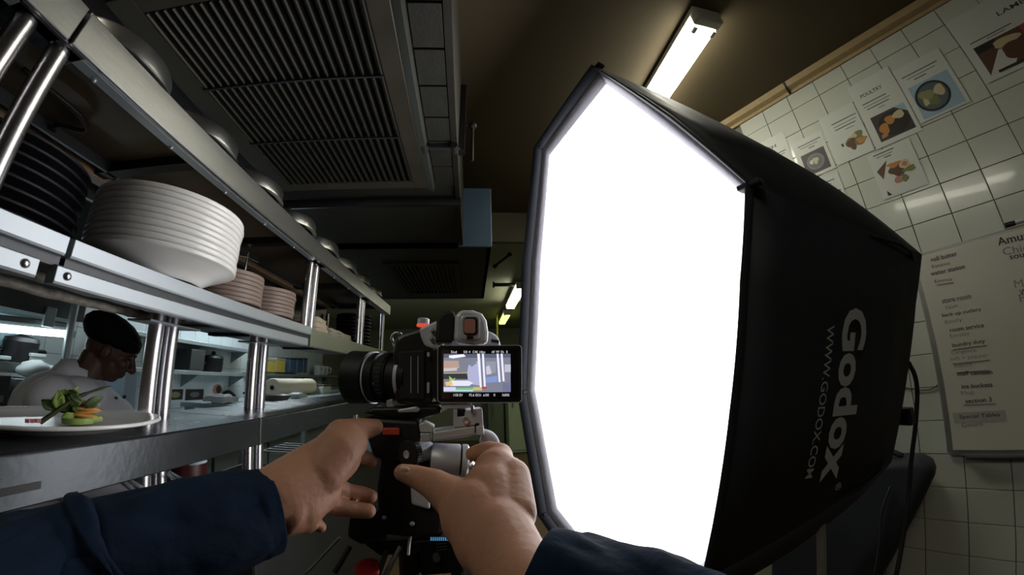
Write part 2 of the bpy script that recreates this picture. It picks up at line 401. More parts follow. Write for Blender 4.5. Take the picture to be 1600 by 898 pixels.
bm = BM(); tube(bm, [(-.035, 1.14, HZ+.2), (.0, 1.14, HZ+.2), (.0, 1.14, HZ+.02)], .006); obj('rod', bm, HOODF, ob)
bm = BM(); ball(bm, (0, 1.14, HZ+.2), .018); obj('knob', bm, SOOT, ob, True)

# ================================================================== THE PASS (steel shelves)
FX, BX = -.6, -1.08
Y0 = -.5
rack = thing('pass_rack', 'steel kitchen pass rack with three long shelves on paired round posts', 'shelf rack')
# top shelf
bm = BM(); bx(bm, BX, FX-.03, Y0, 2.45, 1.985, 2.009); obj('top_shelf', bm, mat('greasy_underside', (.085, .062, .038), .55, .2, .6, 7, .1, 20), rack)
for a, b in ((Y0, .252), (.258, 2.45)):
    bm = BM(); prism(bm, [(FX-.012, a, 1.94), (FX, a, 1.938), (FX+.003, a, 1.942), (FX+.003, a, 2.006), (FX-.03, a, 2.010), (FX-.03, a, 2.002), (FX-.012, a, 2.000)], (0, b-a, 0))
    r = obj('top_rail', bm, STEEL, rack, bevel=.0015)
    bm = BM(); bx(bm, FX-.035, FX-.012, a+.004, b-.004, 1.938, 1.944); obj('rail_lip', bm, STEELB, r)
    for yy in np.arange(a+.07, b, .085 if b < 1 else .19):
        bm = BM(); ball(bm, (FX-.028, yy, 1.9365), .0045, seg=8); obj('rivet', bm, STEELB, r, True)
bm = BM(); bx(bm, BX-.012, BX, Y0, 2.45, 1.94, 2.02); obj('back_rail', bm, STEELD, rack)
# strip light and heater rails under the top shelf
BR = mat('grease_brown_metal', (.34, .23, .15), .5, .4, .3, 12)
bm = BM(); bx(bm, -1.01, -.97, Y0, 2.3, 1.955, 1.982); obj('heater_rail', bm, BR, rack)
bm = BM(); bx(bm, -.93, -.92, Y0, 2.3, 1.96, 1.985); obj('heater_rail', bm, STEELD, rack)
for y in (.2, .62, 1.12, 1.75, 2.3):
    bm = BM(); bx(bm, BX, FX-.014, y-.015, y+.015, 1.96, 1.985); obj('shelf_rib', bm, SOOT, rack)
bm = BM(); tube(bm, smoothpath([(-.80, .30, 1.975), (-.80, .42, 1.972), (-.84, .47, 1.972), (-.89, .44, 1.972), (-.93, .47, 1.972), (-.93, .6, 1.97)], 5), .005, 8); obj('lamp_cable', bm, SOOT, rack, True)
# middle shelf
GRN = mat('olive_steel', (.30, .32, .25), .4, .7, .1, 8)
bm = BM(); bx(bm, BX, FX-.02, Y0, 2.45, 1.655, 1.672); obj('middle_shelf', bm, STEELD, rack)
for a, b in ((Y0, .372), (.380, 1.235)):
    bm = BM(); prism(bm, [(FX-.02, a, 1.646), (FX, a, 1.648), (FX+.002, a, 1.652), (FX+.002, a, 1.677), (FX-.02, a, 1.680)], (0, b-a, 0)); obj('upper_rail', bm, STEELB, rack, bevel=.001)
    bm = BM(); bx(bm, FX-.02, FX-.008, a, b, 1.632, 1.648); obj('rail_groove', bm, STEELD, rack)
    c = -.004 if a < 0 else .02; e = .37-.03 if b < .5 else b-.02
    a2 = a if a < 0 else .365
    bm = BM(); prism(bm, [(FX-.02, a2, 1.606), (FX, a2, 1.606), (FX+.002, a2, 1.610), (FX+.002, a2, 1.632), (FX-.004, a2, 1.6345), (FX-.02, a2, 1.634)], (0, e-a2, 0)); lr = obj('lower_rail', bm, STEELB, rack, bevel=.001)
    for y in ((e-.018,) if a < 0 else (a2+.018,)):
        bm = BM(); lathe(bm, [(.0, .004), (.004, .0035), (.0065, .001), (.0065, 0)], (FX+.002, y, 1.621), (1, 0, 0), 12); obj('screw', bm, CHROME, lr, True)
bm = BM(); prism(bm, [(FX-.02, 1.237, 1.606), (FX-.002, 1.237, 1.606), (FX, 1.237, 1.61), (FX, 1.237, 1.672), (FX-.02, 1.237, 1.676)], (0, 1.21, 0)); obj('end_rail', bm, GRN, rack, bevel=.001)
bm = BM(); bx(bm, BX-.01, BX, Y0, 2.45, 1.655, 1.70); obj('back_rail', bm, STEELD, rack)
# underside: two grimy heater tubes
GRIME = mat('grimy_tube', (.30, .28, .24), .6, .3, .9, 60, .4, 60)
for x, z, e in ((-.72, 1.632, .76), (-.85, 1.630, .80)):
    bm = BM(); tube(bm, [(x+noise.noise(Vector((t_*30, x, 0)))*.002, t_, z+noise.noise(Vector((t_*34, 5, x)))*.0025) for t_ in np.linspace(Y0, e, 60)], [.010+.0022*noise.noise(Vector((t_*60, 9, x))) for t_ in np.linspace(Y0, e, 60)], 12); h = obj('heater_tube', bm, GRIME, rack, True)
    bm = BM(); cyl(bm, (x, e, z), (x, e+.02, z), .013); obj('tube_cap', bm, STEEL, h)
    bm = BM(); bx(bm, x-.006, x+.006, e-.05, e-.03, z, 1.648); obj('bracket', bm, STEELD, h)
bm = BM(); bx(bm, -.95, -.66, Y0, 1.0, 1.646, 1.656); obj('heater_plate', bm, SOOT, rack)
for y in (1.05, 1.3, 1.9):
    bm = BM(); bx(bm, BX, FX-.02, y-.02, y+.02, 1.645, 1.656); obj('shelf_rib', bm, SOOT, rack)
# lower shelf (the pass itself)
for a, b in ((Y0, .948), (.953, 3.0)):
    bm = BM(); prism(bm, [(FX-.33, a, 1.365), (FX-.33, a, 1.377), (FX-.004, a, 1.379), (FX, a, 1.375), (FX, a, 1.306), (FX-.02, a, 1.302), (FX-.02, a, 1.308), (FX-.008, a, 1.312), (FX-.008, a, 1.365)], (0, b-a, 0))
    ps = obj('pass_shelf', bm, mat('pass_steel', (.060, .066, .072), .26, .7, .25, 7, .04, 60), rack, bevel=.002)
    if a < 0:
        bm = BM(); bx(bm, FX-.004, FX+.0012, -.3, .39, 1.327, 1.337); obj('slot', bm, BLACKM, ps)
bm = BM(); bx(bm, FX-.006, FX+.0015, .9475, .9535, 1.304, 1.379); obj('seam_strip', bm, STEEL, rack)
# posts
def post(x, y, z0, z1, r=.0125):
    bm = BM(); cyl(bm, (x, y, z0), (x, y, z1), r, n=24); p = obj('post', bm, CHROME, rack, 'auto'); return p
PXX = -.64
for y in (.747, .797, 1.178, 1.240): post(-.79, y, .0, 1.645, .0185)
for y in (.205, .262): post(PXX+.01, y, 1.68, 1.94, .0155)
for y in (1.255, 1.305, 1.885, 1.94, 2.40): post(PXX, y, 1.67, 1.94, .0145)
for y in (1.9, 2.4): post(-1.05, y, 1.67, 1.94)
for y in (-.42, 2.35): post(-.79, y, 0, 1.645, .0185)
for y0, y1 in ((.69, .86), (1.13, 1.29)):
    bm = BM(); bx(bm, -.825, -.75, y0, y1, 1.6075, 1.613); obj('post_flange', bm, STEELB, rack, bevel=.002)
for y0, y1 in ((.18, .29), (1.23, 1.33), (1.86, 1.965)):
    bm = BM(); bx(bm, PXX-.03, PXX+.035, y0, y1, 1.938, 1.945); obj('post_flange', bm, STEELD, rack, bevel=.002)
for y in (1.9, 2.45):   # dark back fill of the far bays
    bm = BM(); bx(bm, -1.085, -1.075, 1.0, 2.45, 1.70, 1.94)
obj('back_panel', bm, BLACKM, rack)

# ================================================================== CROCKERY
def plate_bm(R, depth, foot, band=.0095, n=48):
    """coupe plate: foot ring, curved underside, rolled rim"""
    bm = BM()
    lathe(bm, [(0, .004), (foot*.9, .004), (foot*.92, 0), (foot, 0), (foot*1.04, .005), (R*.72, depth*.42), (R*.9, depth*.70), (R*.962, depth-band), (R*.985, depth-band*.9), (R, depth-band*.63), (R, depth+.001), (R*.992, depth+.003), (R*.97, depth+.003), (R*.88, depth*.84), (R*.7, depth*.50), (foot, .010), (0, .009)], n=n, cap=False)
    return bm
def stackof(name, n, c, R, depth, foot, dz, m, labels, group, jitter=.0015, cat='plate', zs=None, band=.0095):
    first = None
    for k in range(n):
        if first is None: o = obj(name, plate_bm(R, depth, foot, band), m, None, True); first = o
        else: o = first.copy(); COL.objects.link(o)
        z = c[2]+k*dz if zs is None else zs[k]
        o.location = (c[0]+random.uniform(-1, 1)*jitter, c[1]+random.uniform(-1, 1)*jitter, z)
        o.rotation_euler = (0, 0, random.random()*6)
        o['category'] = cat; o['group'] = group
        o['label'] = labels(k)
ORD = ['bottom', 'second', 'third', 'fourth', 'fifth', 'sixth', 'seventh', 'eighth', 'ninth', 'tenth', 'eleventh', 'twelfth']
def lab(desc, n):
    def f(k):
        if k == 0: return 'bottom %s' % desc
        if k == n-1: return 'top %s' % desc
        return '%s from the bottom' % ('%s %s' % (ORD[k], desc))
    return f
stackof('white_plate', 10, (-.685, .630, 1.681), .157, .045, .088, .0124, WHITEP, lab('white porcelain plate in the tall white stack', 10), 'white plates on the middle shelf', band=.0078)
stackof('black_plate', 8, (-.832, .347, 1.675), .150, .026, .085, .0185, BLACKC, lab('matt black plate in the black stack', 8), 'black plates on the middle shelf', .004, band=.0035)
stackof('brown_plate', 7, (-.735, .93, 1.675), .100, .030, .06, .0130, BROWNC, lab('taupe plate in the stack beside the white plates', 7), 'taupe plates on the middle shelf', .0015)
stackof('brown_plate', 7, (-.735, 1.14, 1.675), .098, .030, .06, .0132, BROWNC, lab('taupe plate in the stack beside the chrome posts', 7), 'taupe plates on the middle shelf', .0025)

# ================================================================== SOFTBOX
sb = thing('softbox', 'large black softbox on a stand with glowing white front, facing the pass', 'softbox')
_a, _t = math.radians(-113), math.radians(-3)
SN = Vector((math.cos(_t)*math.sin(_a), math.cos(_t)*math.cos(_a), math.sin(_t)))     # the way the front looks
SO = AD(1000, 500, .92); SCc = SO.dot(SN)
SU = Vector((math.cos(_a), -math.sin(_a), 0)); SV = SU.cross(SN); SV = SV if SV.z > 0 else -SV
def sp(p): v = p-SO; return np.array((v.dot(SU), v.dot(SV)))
def s3(q, off=0): return SO+SU*float(q[0])+SV*float(q[1])+SN*off
RIM = [(936, 108), (846, 233), (828, 410), (820, 612), (852, 800), (930, 905), (1040, 960), (1108, 900), (1152, 640), (1168, 440), (1176, 290), (1060, 190)]
INN = [(942, 120), (852, 236), (838, 410), (829, 610), (864, 800), (936, 892), (1036, 945), (1101, 890), (1146, 640), (1161, 440), (1170, 296), (1052, 200)]
rim = [sp(APL(*p, SN, SCc)) for p in RIM]; inn = [sp(APL(*p, SN, SCc)) for p in INN]
BACK = .50
H2, G2, A2 = [sp(APL(*p, SN, SCc-BACK)) for p in ((1440, 398), (1392, 722), (1262, 268))]
src = np.array([[*rim[10], 1], [*rim[7], 1], [*rim[0], 1]]); AF = np.linalg.solve(src, np.array([H2, G2, A2]))
rim2 = [np.array([*q, 1]) @ AF for q in rim]
N_ = len(rim); cen2 = np.mean(rim2, 0)
def strip(name, ra, oa, rb, ob, m, parent, idx, div=4, bulge=0, sag=0):
    """cloth panel between two outlines, slightly bellied"""
    bm = BM(); n = len(idx); rows = []
    for j in range(div+1):
        t = j/div; row = []
        for k in range(n):
            i = idx[k]; q = ra[i]*(1-t)+rb[i]*t; c = (np.mean(ra, 0)*(1-t)+np.mean(rb, 0)*t)
            e_ = 1 if n > 9 else math.sin(math.pi*k/(n-1))
            q = c+(q-c)*(1+bulge*math.sin(math.pi*t)*e_)
            row.append(bm.verts.new(s3(q, oa*(1-t)+ob*t)))
        rows.append(row)
    for j in range(div):
        for k in range(n-1): bm.faces.new((rows[j][k], rows[j][k+1], rows[j+1][k+1], rows[j+1][k]))
    o = obj(name, bm, m, parent, True); so = o.modifiers.new('thick', 'SOLIDIFY'); so.thickness = .003; so.offset = 0
    return o
strip('side_panel', rim, .0, rim2, -BACK, FABRIC, sb, [7, 8, 9, 10], 6, .0)
strip('upper_panel', rim, .0, rim2, -BACK, FABRIC, sb, [10, 11, 0], 8, .05)
strip('upper_panel', rim, .0, rim2, -BACK, FABRIC, sb, [0, 1], 6, .03)
strip('far_panel', rim, .0, rim2, -BACK, FABRIC, sb, [1, 2, 3, 4], 6, .03)
strip('lower_panel', rim, .0, rim2, -BACK, FABRIC, sb, [4, 5, 6, 7], 6, .03)
rim3 = [cen2+(q-cen2)*.14 for q in rim2]
strip('back_panel', rim2, -BACK, rim3, -BACK-.20, FABRIC, sb, list(range(N_))+[0], 5, .12)
# lip, velcro rim and diffuser
strip('lip', rim, .035, [q*.5+r*.5 for q, r in zip(rim, inn)], .0, FABRIC, sb, list(range(N_))+[0], 2)
strip('edge_band', rim, .035, rim, -.01, FABRIC, sb, list(range(N_))+[0], 2, .004)
ci = np.mean(inn, 0); inn2 = [ci+(q-ci)*.972 for q in inn]
strip('velcro_rim', [q*.5+r*.5 for q, r in zip(rim, inn)], .004, inn2, -.012, VELCRO, sb, list(range(N_))+[0], 2)
bm = BM(); f = [bm.verts.new(s3(q, -.014)) for q in inn2]; bm.faces.new(f); o = obj('diffuser', bm, DIFF, sb)
so = o.modifiers.new('thick', 'SOLIDIFY'); so.thickness = .002; so.offset = 0
for i in (0, 1, 3, 4, 7, 10):      # corner tabs holding the rods
    q = rim[i]; bm = BM(); c = s3(q*.995+ci*.005, .01); box(bm, c, (.05, .012, .028), Matrix((SU, SV, SN)).transposed()); obj('corner_tab', bm, FABRIC, sb, bevel=.004)
for i in (0, 1, 3, 4, 7, 10):
    bm = BM(); pr = [s3(q1*k1+cc*(1-k1), o1) for q1, cc, o1, k1 in ((rim[i], ci, .0, .985), ((rim[i]+rim2[i])/2, (ci+cen2)/2, -BACK/2, .965), (rim2[i], cen2, -BACK+.02, .93), (rim3[i], cen2, -BACK-.17, .9))]
    tube(bm, smoothpath(pr, 5), .004, 8); obj('rod', bm, BLACKM, sb, True)
# lettering on the side panel
PN = (s3(rim2[10], -BACK)-s3(rim[10])).cross(s3(rim[7])-s3(rim[10])).normalized()
if PN.dot(EYE-s3(rim[10])) < 0: PN = -PN
PC = (s3(rim[10])+s3(rim2[10], -BACK)+s3(rim[7])+s3(rim2[7], -BACK))/4
def pp(px, py, off=.012): return APL(px, py, PN, PC.dot(PN)+off)
def side_text(name, s, b0, b1, t0, bold, shear=0):
    o, e, t = pp(*b0), pp(*b1), pp(*t0); ex = (e-o); ey = (t-o); hgt = (ey-ex.normalized()*ey.dot(ex.normalized())).length
    ey = (ey-ex.normalized()*ey.dot(ex.normalized())).normalized()
    return placetext(name, s, o, ex.normalized(), ey, LOGO, sb, ex.length, hgt, bold, shear)
side_text('logo_lettering', 'Godox', (1319, 480), (1280, 754), (1357, 474), .036, 0)
side_text('web_lettering', 'WWW.GODOX.COM', (1293, 508), (1258, 748), (1304, 508), .004)
o, e = pp(1306, 756), pp(1305, 766); ex = (e-o).normalized(); ey = PN.cross(ex); ey = ey if ey.dot(RGT) > 0 else -ey
placetext('registered_mark', '®', o, ex, ey, LOGO, sb, .020, .020, .003)

# ------------------------------------------------------------------ stand, cable and bag of the softbox
st = thing('light_stand', 'grey light stand under the black softbox', 'light stand')
hub = s3(cen2, -BACK-.22); pb = AD(1284, 880, 1.30); foot = Vector((pb.x, pb.y, 0))
bm = BM(); cyl(bm, foot+Vector((0, 0, .12)), (foot.x, foot.y, hub.z-.2), .0125, n=16); obj('pole', bm, mat('stand_alu', (.42, .42, .40), .4, .6), st, 'auto')
bm = BM(); tube(bm, [(foot.x, foot.y, hub.z-.25), (foot.x, foot.y, hub.z-.12), hub+SN*.02], .018, 12); obj('bracket', bm, BLACKM, st, 'auto')
bm = BM(); lathe(bm, [(.0, -.04), (.055, -.04), (.075, 0), (.075, .05), (0, .05)], hub, SN, 20, False); obj('speed_ring', bm, BLACKM, st, 'auto')
bm = BM(); cyl(bm, hub-SN*.03, hub-SN*.22, .055, .05, 20); obj('lamp_head', bm, BLACKP, st, 'auto', .006)
for k in range(3):
    a = math.radians(40+120*k); d = Vector((math.cos(a), math.sin(a), 0))
    bm = BM(); cyl(bm, foot+Vector((0, 0, .55)), foot+d*.42+Vector((0, 0, .012)), .009, n=10); obj('leg', bm, BLACKM, st)
bm = BM(); cyl(bm, (foot.x, foot.y, .5), (foot.x, foot.y, .6), .022, n=16); obj('collar', bm, BLACKP, st)
for i in range(1): 
    c = AD(1413, 650, 1.36); bm = BM(); box(bm, c, (.03, .05, .05)); obj('clamp', bm, BLACKM, st, bevel=.006)
    bm = BM(); tube(bm, [c, hub-SN*.05], .010, 8); obj('clamp_arm', bm, BLACKM, st)
cb = thing('power_cable', 'black power cable hanging behind the softbox', 'cable')
bm = BM(); tube(bm, smoothpath([hub-SN*.2, AD(1405, 560, 1.36), AD(1424, 574, 1.38), AD(1433, 605, 1.39), AD(1431, 660, 1.40), AD(1424, 720, 1.41), AD(1418, 790, 1.42), AD(1400, 900, 1.4)], 6), .0065, 8); obj('cord', bm, RUBBER, cb, True)
bm = BM(); q = hub-SN*.2; cyl(bm, q+SN*.02, q-SN*.04, .013); obj('plug', bm, RUBBER, cb)
bag = thing('equipment_bag', 'long black fabric bag leaning at the tiled wall below the softbox', 'bag')
bm = BM(); PB = [(1385, 724), (1440, 719), (1456, 731), (1461, 744), (1446, 776), (1420, 826), (1398, 868), (1372, 912)]
front = [APL(*p, WN, WC-.20) for p in PB]; z0 = front[-1].z
poly = front+[front[-1]+Vector((0, 0, -front[-1].z+.01))+WD*.02, front[0]+WD*.50+Vector((0, 0, -front[0].z+.01)), front[0]+WD*.50-Vector((0, 0, .06))]
prism(bm, poly, WN*.16); obj('sack', bm, FABRIC, bag, True, bevel=.03)
bm = BM(); tube(bm, smoothpath([APL(1392, 760, WN, WC-.21), APL(1378, 800, WN, WC-.215), APL(1374, 850, WN, WC-.215), APL(1366, 897, WN, WC-.212)], 5), .005, 8); obj('seam_piping', bm, mat('bag_piping', (.05, .05, .05), .7), bag, True)
bm = BM(); tube(bm, smoothpath([front[0]+Vector((0, 0, -.05))+WN*.08, front[0]+WD*.06+Vector((0, 0, .05))+WN*.08, front[2]+WD*.1+Vector((0, 0, .02))+WN*.08], 6), .012, 8); obj('strap', bm, FABRIC, bag, True)

# ================================================================== RIGHT WALL: recipe sheets and whiteboard
EXW = -WD; UPZ = Vector((0, 0, 1))
def flat(bm, pts, off, th=.0006):
    prism(bm, [WP(s, z, off) for s, z in pts], WN*-th)
def rect(s0, s1, z0, z1): return [(s0, z0), (s1, z0), (s1, z1), (s0, z1)]
def disc(s, z, rs, rz, n=24, wob=0, seed=0):
    rnd = random.Random(seed); ph = rnd.random()*6
    return [(s+rs*math.cos(a)*(1+wob*math.sin(3*a+ph)+wob*.6*math.sin(5*a+ph*2)), z+rz*math.sin(a)*(1+wob*math.sin(3*a+ph))) for a in [2*math.pi*i/n for i in range(n)]]
PR = {k: mat('print_'+k, c, .5) for k, c in dict(black=(.02, .018, .016), brown=(.10, .045, .025), dark=(.045, .035, .035), slate=(.09, .12, .13), grey=(.16, .15, .16), orange=(.45, .20, .05), cream=(.50, .42, .25), green=(.16, .18, .06), pink=(.42, .18, .14), red=(.30, .06, .04), blue=(.30, .42, .52), white=(.55, .56, .52), olive=(.26, .25, .12)).items()}
def sheet(label, paper, photo, pieces, lines=(), title=None):
    t = thing('recipe_sheet', label, 'recipe sheet', 'printed recipe sheets on the tiled wall')
    bm = BM(); flat(bm, rect(*paper), .0125); obj('paper', bm, PAPER, t)
    if photo:
        bm = BM(); flat(bm, photo[1], .0131, .0003); obj('photo', bm, PR[photo[0]], t)
    for k, (c, pts) in enumerate(pieces):
        bm = BM(); flat(bm, pts, .0134+.0002*k, .0002); obj('printed_food', bm, PR[c], t)
    for i, (s, z, wd) in enumerate(lines):
        bm = BM(); flat(bm, rect(s, s-wd, z-.0022, z+.0022), .0131, .0003); obj('text_line', bm, INKG if i % 2 else INK, t)
    if title:
        s, z, wd, h = title[1]; placetext('title_lettering', title[0], WP(s, z, .0135), EXW, UPZ, INK, t, wd, h, .01)
    return t
sheet('recipe sheet headed LAMB with dark meat photo, at the upper right', (-.44, -.86, 2.405, 2.75), ('brown', rect(-.47, -.80, 2.43, 2.575)),
      [('white', [(-.47, 2.43), (-.56, 2.43), (-.62, 2.50), (-.54, 2.52)]), ('black', rect(-.47, -.55, 2.54, 2.575)), ('cream', disc(-.58, 2.54, .05, .022, wob=.1)), ('brown', disc(-.60, 2.49, .055, .04, wob=.08)), ('red', disc(-.67, 2.545, .03, .03, wob=.15)), ('orange', disc(-.66, 2.485, .035, .02, wob=.2)), ('black', rect(-.50, -.80, 2.425, 2.437))],
      [(-.47, 2.60, .16), (-.53, 2.588, .07)], ('LAMB', (-.61, 2.655, .11, .022)))
sheet('recipe sheet with a round black plate of food on pale blue', (-.165, -.365, 2.365, 2.66), ('blue', rect(-.185, -.35, 2.375, 2.545)),
      [('black', disc(-.255, 2.462, .068, .074, 32)), ('slate', disc(-.255, 2.462, .058, .063, 32)), ('olive', disc(-.235, 2.47, .028, .034, wob=.18, seed=2)), ('cream', disc(-.287, 2.475, .02, .028, wob=.1, seed=3)), ('green', disc(-.252, 2.436, .022, .02, wob=.2, seed=4)), ('cream', disc(-.222, 2.445, .01, .018, wob=.2, seed=5))],
      [(-.185, 2.605, .15), (-.20, 2.588, .12), (-.225, 2.572, .05)])
sheet('recipe sheet headed POULTRY with orange pieces on a dark plate', (.035, -.160, 2.335, 2.70), ('dark', rect(.005, -.145, 2.36, 2.495)),
      [('blue', [(-.10, 2.495), (-.145, 2.495), (-.145, 2.45)]), ('black', disc(-.075, 2.425, .066, .058, 28)), ('orange', disc(-.030, 2.415, .020, .028, wob=.1, seed=1)), ('orange', disc(-.066, 2.446, .022, .022, wob=.1, seed=2)), ('cream', disc(-.105, 2.452, .024, .02, wob=.1, seed=3)), ('pink', disc(-.018, 2.382, .014, .010, wob=.2, seed=5))],
      [(.01, 2.575, .11), (.01, 2.558, .12), (.0, 2.542, .10), (-.045, 2.525, .03)], ('POULTRY', (.0, 2.61, .10, .020)))
sheet('recipe sheet with a small salad of greens and orange on white', (.215, .042, 2.34, 2.62), None,
      [('green', disc(.095, 2.43, .042, .034, wob=.22, seed=3)), ('brown', disc(.12, 2.415, .02, .03, wob=.2, seed=1)), ('orange', disc(.075, 2.415, .022, .015, wob=.2, seed=2)), ('cream', disc(.10, 2.45, .016, .01, wob=.2, seed=7)), ('dark', rect(.165, .155, 2.42, 2.437))],
      [(.17, 2.555, .12), (.165, 2.535, .11), (.165, 2.518, .10), (.12, 2.50, .04)])
sheet('recipe sheet with brown meat and pink radish slices, lowest of the photos', (.085, -.10, 2.10, 2.325), None,
      [('brown', [(.07, 2.235), (.015, 2.27), (.055, 2.19)]), ('brown', disc(-.01, 2.21, .032, .03, wob=.15, seed=1)), ('orange', disc(-.005, 2.238, .028, .012, wob=.2, seed=2)), ('cream', disc(-.045, 2.222, .022, .022, wob=.08, seed=3)), ('pink', disc(-.045, 2.224, .011, .011)), ('green', disc(-.055, 2.195, .026, .012, wob=.2, seed=4)), ('pink', disc(.0, 2.165, .018, .014, wob=.1, seed=5)), ('green', disc(-.025, 2.165, .012, .018, wob=.2, seed=6)), ('black', [(.06, 2.135), (.045, 2.11), (.062, 2.112)])],
      [(.06, 2.312, .09), (.05, 2.298, .07), (.02, 2.286, .03)])
sheet('recipe sheet with a grey bowl on a dark square, left of the salad sheet', (.385, .225, 2.335, 2.56), ('dark', rect(.362, .242, 2.352, 2.472)),
      [('grey', disc(.302, 2.412, .044, .044, 28)), ('slate', disc(.302, 2.412, .034, .034, 28)), ('cream', disc(.300, 2.416, .014, .018, wob=.2, seed=2)), ('white', disc(.322, 2.415, .009, .012, wob=.1, seed=3))],
      [(.36, 2.525, .12), (.35, 2.51, .09), (.31, 2.495, .03)])
sheet('recipe sheet with a pale plate on dark, half hidden by the softbox edge', (.40, .225, 2.09, 2.315), ('dark', rect(.36, .24, 2.10, 2.225)),
      [('grey', disc(.30, 2.162, .048, .05, 28)), ('cream', disc(.30, 2.162, .02, .022, wob=.2, seed=8))], [(.36, 2.285, .11), (.35, 2.27, .08)])
sheet('recipe sheet at the softbox edge, leftmost of the sheets', (.56, .40, 2.33, 2.66), ('green', rect(.53, .41, 2.36, 2.47)),
      [('dark', disc(.47, 2.41, .035, .03, wob=.2, seed=8))], [(.53, 2.55, .11), (.52, 2.535, .09)], ('FISH', (.53, 2.59, .07, .02)))

wb = thing('whiteboard', 'white duty board with marker notes and grey metal frame on the tiles', 'whiteboard')
B0, B1, BZ0, BZ1 = .045, -1.05, 1.045, 1.815
bm = BM(); flat(bm, rect(B0, B1, BZ0, BZ1), .020, .008); obj('board', bm, BOARDW, wb)
for nm, a in (('frame_top', (B0+.012, B1, BZ1-.004, BZ1+.014)), ('frame_bottom', (B0+.012, B1, BZ0-.024, BZ0+.004)), ('frame_side', (B0-.004, B0+.022, BZ0-.01, BZ1))):
    bm = BM(); prism(bm, [WP(s, z, .024) for s, z in rect(*a)], WN*.018); obj(nm, bm, ALU, wb, bevel=.004)
bm = BM(); prism(bm, [WP(B0+.01, BZ0-.02, .026), WP(B0-.05, BZ0-.0, .026), WP(B0-.002, BZ0+.055, .026)], WN*.004); obj('corner_plate', bm, ALU, wb)
bm = BM(); prism(bm, [WP(s, z, .045) for s, z in rect(B0-.04, B1, BZ0-.032, BZ0-.02)], WN*.04); obj('pen_tray', bm, STEELD, wb, bevel=.003)
BOFF = .0285
def wtext(s, p0, p1, h, m=INK, bold=0, shear=.0):
    a = APL(*p0, WN, WC-BOFF-.0006); b = APL(*p1, WN, WC-BOFF-.0006); ex = (b-a).normalized(); ey = WN.cross(ex); ey = ey if ey.z > 0 else -ey
    return placetext('marker_note', s, a, ex, ey, m, wb, (b-a).length, h, bold, shear)
for s, p0, p1, h, m, bo in (('roll butter', (1456, 409), (1496, 399), .018, INK, .01), ('Fatima', (1457, 419), (1485, 413), .013, INKR, 0), ('waiter station', (1455, 431), (1508, 419), .016, INK, .01),
    ('Emma', (1461, 442), (1488, 438), .013, INKR, 0), ('store room', (1473, 474), (1518, 466), .016, INK, .0), ('Nom', (1479, 484), (1497, 480), .016, INKG, 0), ('back up cutlery', (1473, 497), (1534, 487), .018, INK, .01),
    ('Emily', (1478, 508), (1505, 503), .018, INKG, 0), ('room service', (1485, 519), (1538, 511), .016, INK, .012), ('Ennsley', (1486, 530), (1516, 525), .02, INKG, .0), ('laundry duty', (1489, 544), (1540, 537), .019, INK, .012),
    ('Cangence', (1487, 555), (1526, 551), .018, INKG, 0), ('salt + pepper', (1486, 565), (1545, 559), .018, INKG, .0), ('Francine', (1492, 575), (1519, 571), .018, INKG, 0), ('staff canteen', (1496, 587), (1551, 584), .017, INK, .01),
    ('ice buckets', (1503, 607), (1551, 604), .017, INK, .012), ('Mup', (1503, 619), (1523, 617), .02, INKG, 0), ('section 3', (1509, 630), (1550, 627), .017, INK, .012), ('Special Tables', (1500, 656), (1563, 652), .019, INK, .012), ('Gwens', (1503, 668), (1536, 665), .018, INKG, 0),
    ('Amuse Bouche', (1560, 384), (1690, 353), .030, INK, .012), ('Chicken', (1568, 399), (1640, 386), .028, INKG, 0), ('soup', (1579, 408), (1610, 402), .020, INK, .012), ('Mo', (1586, 450), (1612, 446), .028, INKG, 0), ('W', (1594, 461), (1606, 459), .020, INK, .012), ('Fr', (1594, 472), (1612, 469), .028, INKG, 0)):
    wtext(s, p0, p1, h, m, bo)
for p0, p1 in (((1489, 546), (1541, 539)), ((1488, 568), (1546, 562)), ((1494, 582), (1545, 578)), ((1464, 445), (1490, 441)), ((1506, 632), (1556, 630))):
    a = APL(*p0, WN, WC-BOFF-.001); b = APL(*p1, WN, WC-BOFF-.001); bm = BM(); tube(bm, [a, b], .0012, 6); obj('underline', bm, INKG, wb)
for p in ((1530, 652),):
    a = APL(*p, WN, WC-BOFF-.0003); sz = (a.dot(WD), a.z); bm = BM(); flat(bm, rect(sz[0]+.085, sz[0]-.085, sz[1]-.018, sz[1]+.022), BOFF+.0001, .0003); obj('paper_label', bm, mat('grey_label', (.36, .36, .33), .7), wb)
mk = thing('marker_pen', 'black capped marker pen lying on the whiteboard top edge', 'marker pen')
a, b, c = WP(-.285, BZ1+.027, .030), WP(-.318, BZ1+.027, .030), WP(-.42, BZ1+.027, .030)
bm = BM(); cyl(bm, a, b, .010); obj('cap', bm, BLACKP, mk, 'auto'); bm = BM(); cyl(bm, b, c, .008); obj('barrel', bm, mat('marker_barrel', (.5, .5, .48), .4), mk, 'auto')
cord = thing('hanging_string', 'thin dark cord hanging against the tiles beside the whiteboard', 'cord')
bm = BM(); tube(bm, smoothpath([APL(1470, 595, WN, WC-.014), APL(1462, 604, WN, WC-.014), APL(1448, 609, WN, WC-.014), APL(1425, 608, WN, WC-.014), APL(1400, 600, WN, WC-.014)], 5), .002, 6); obj('strand', bm, SOOT, cord)

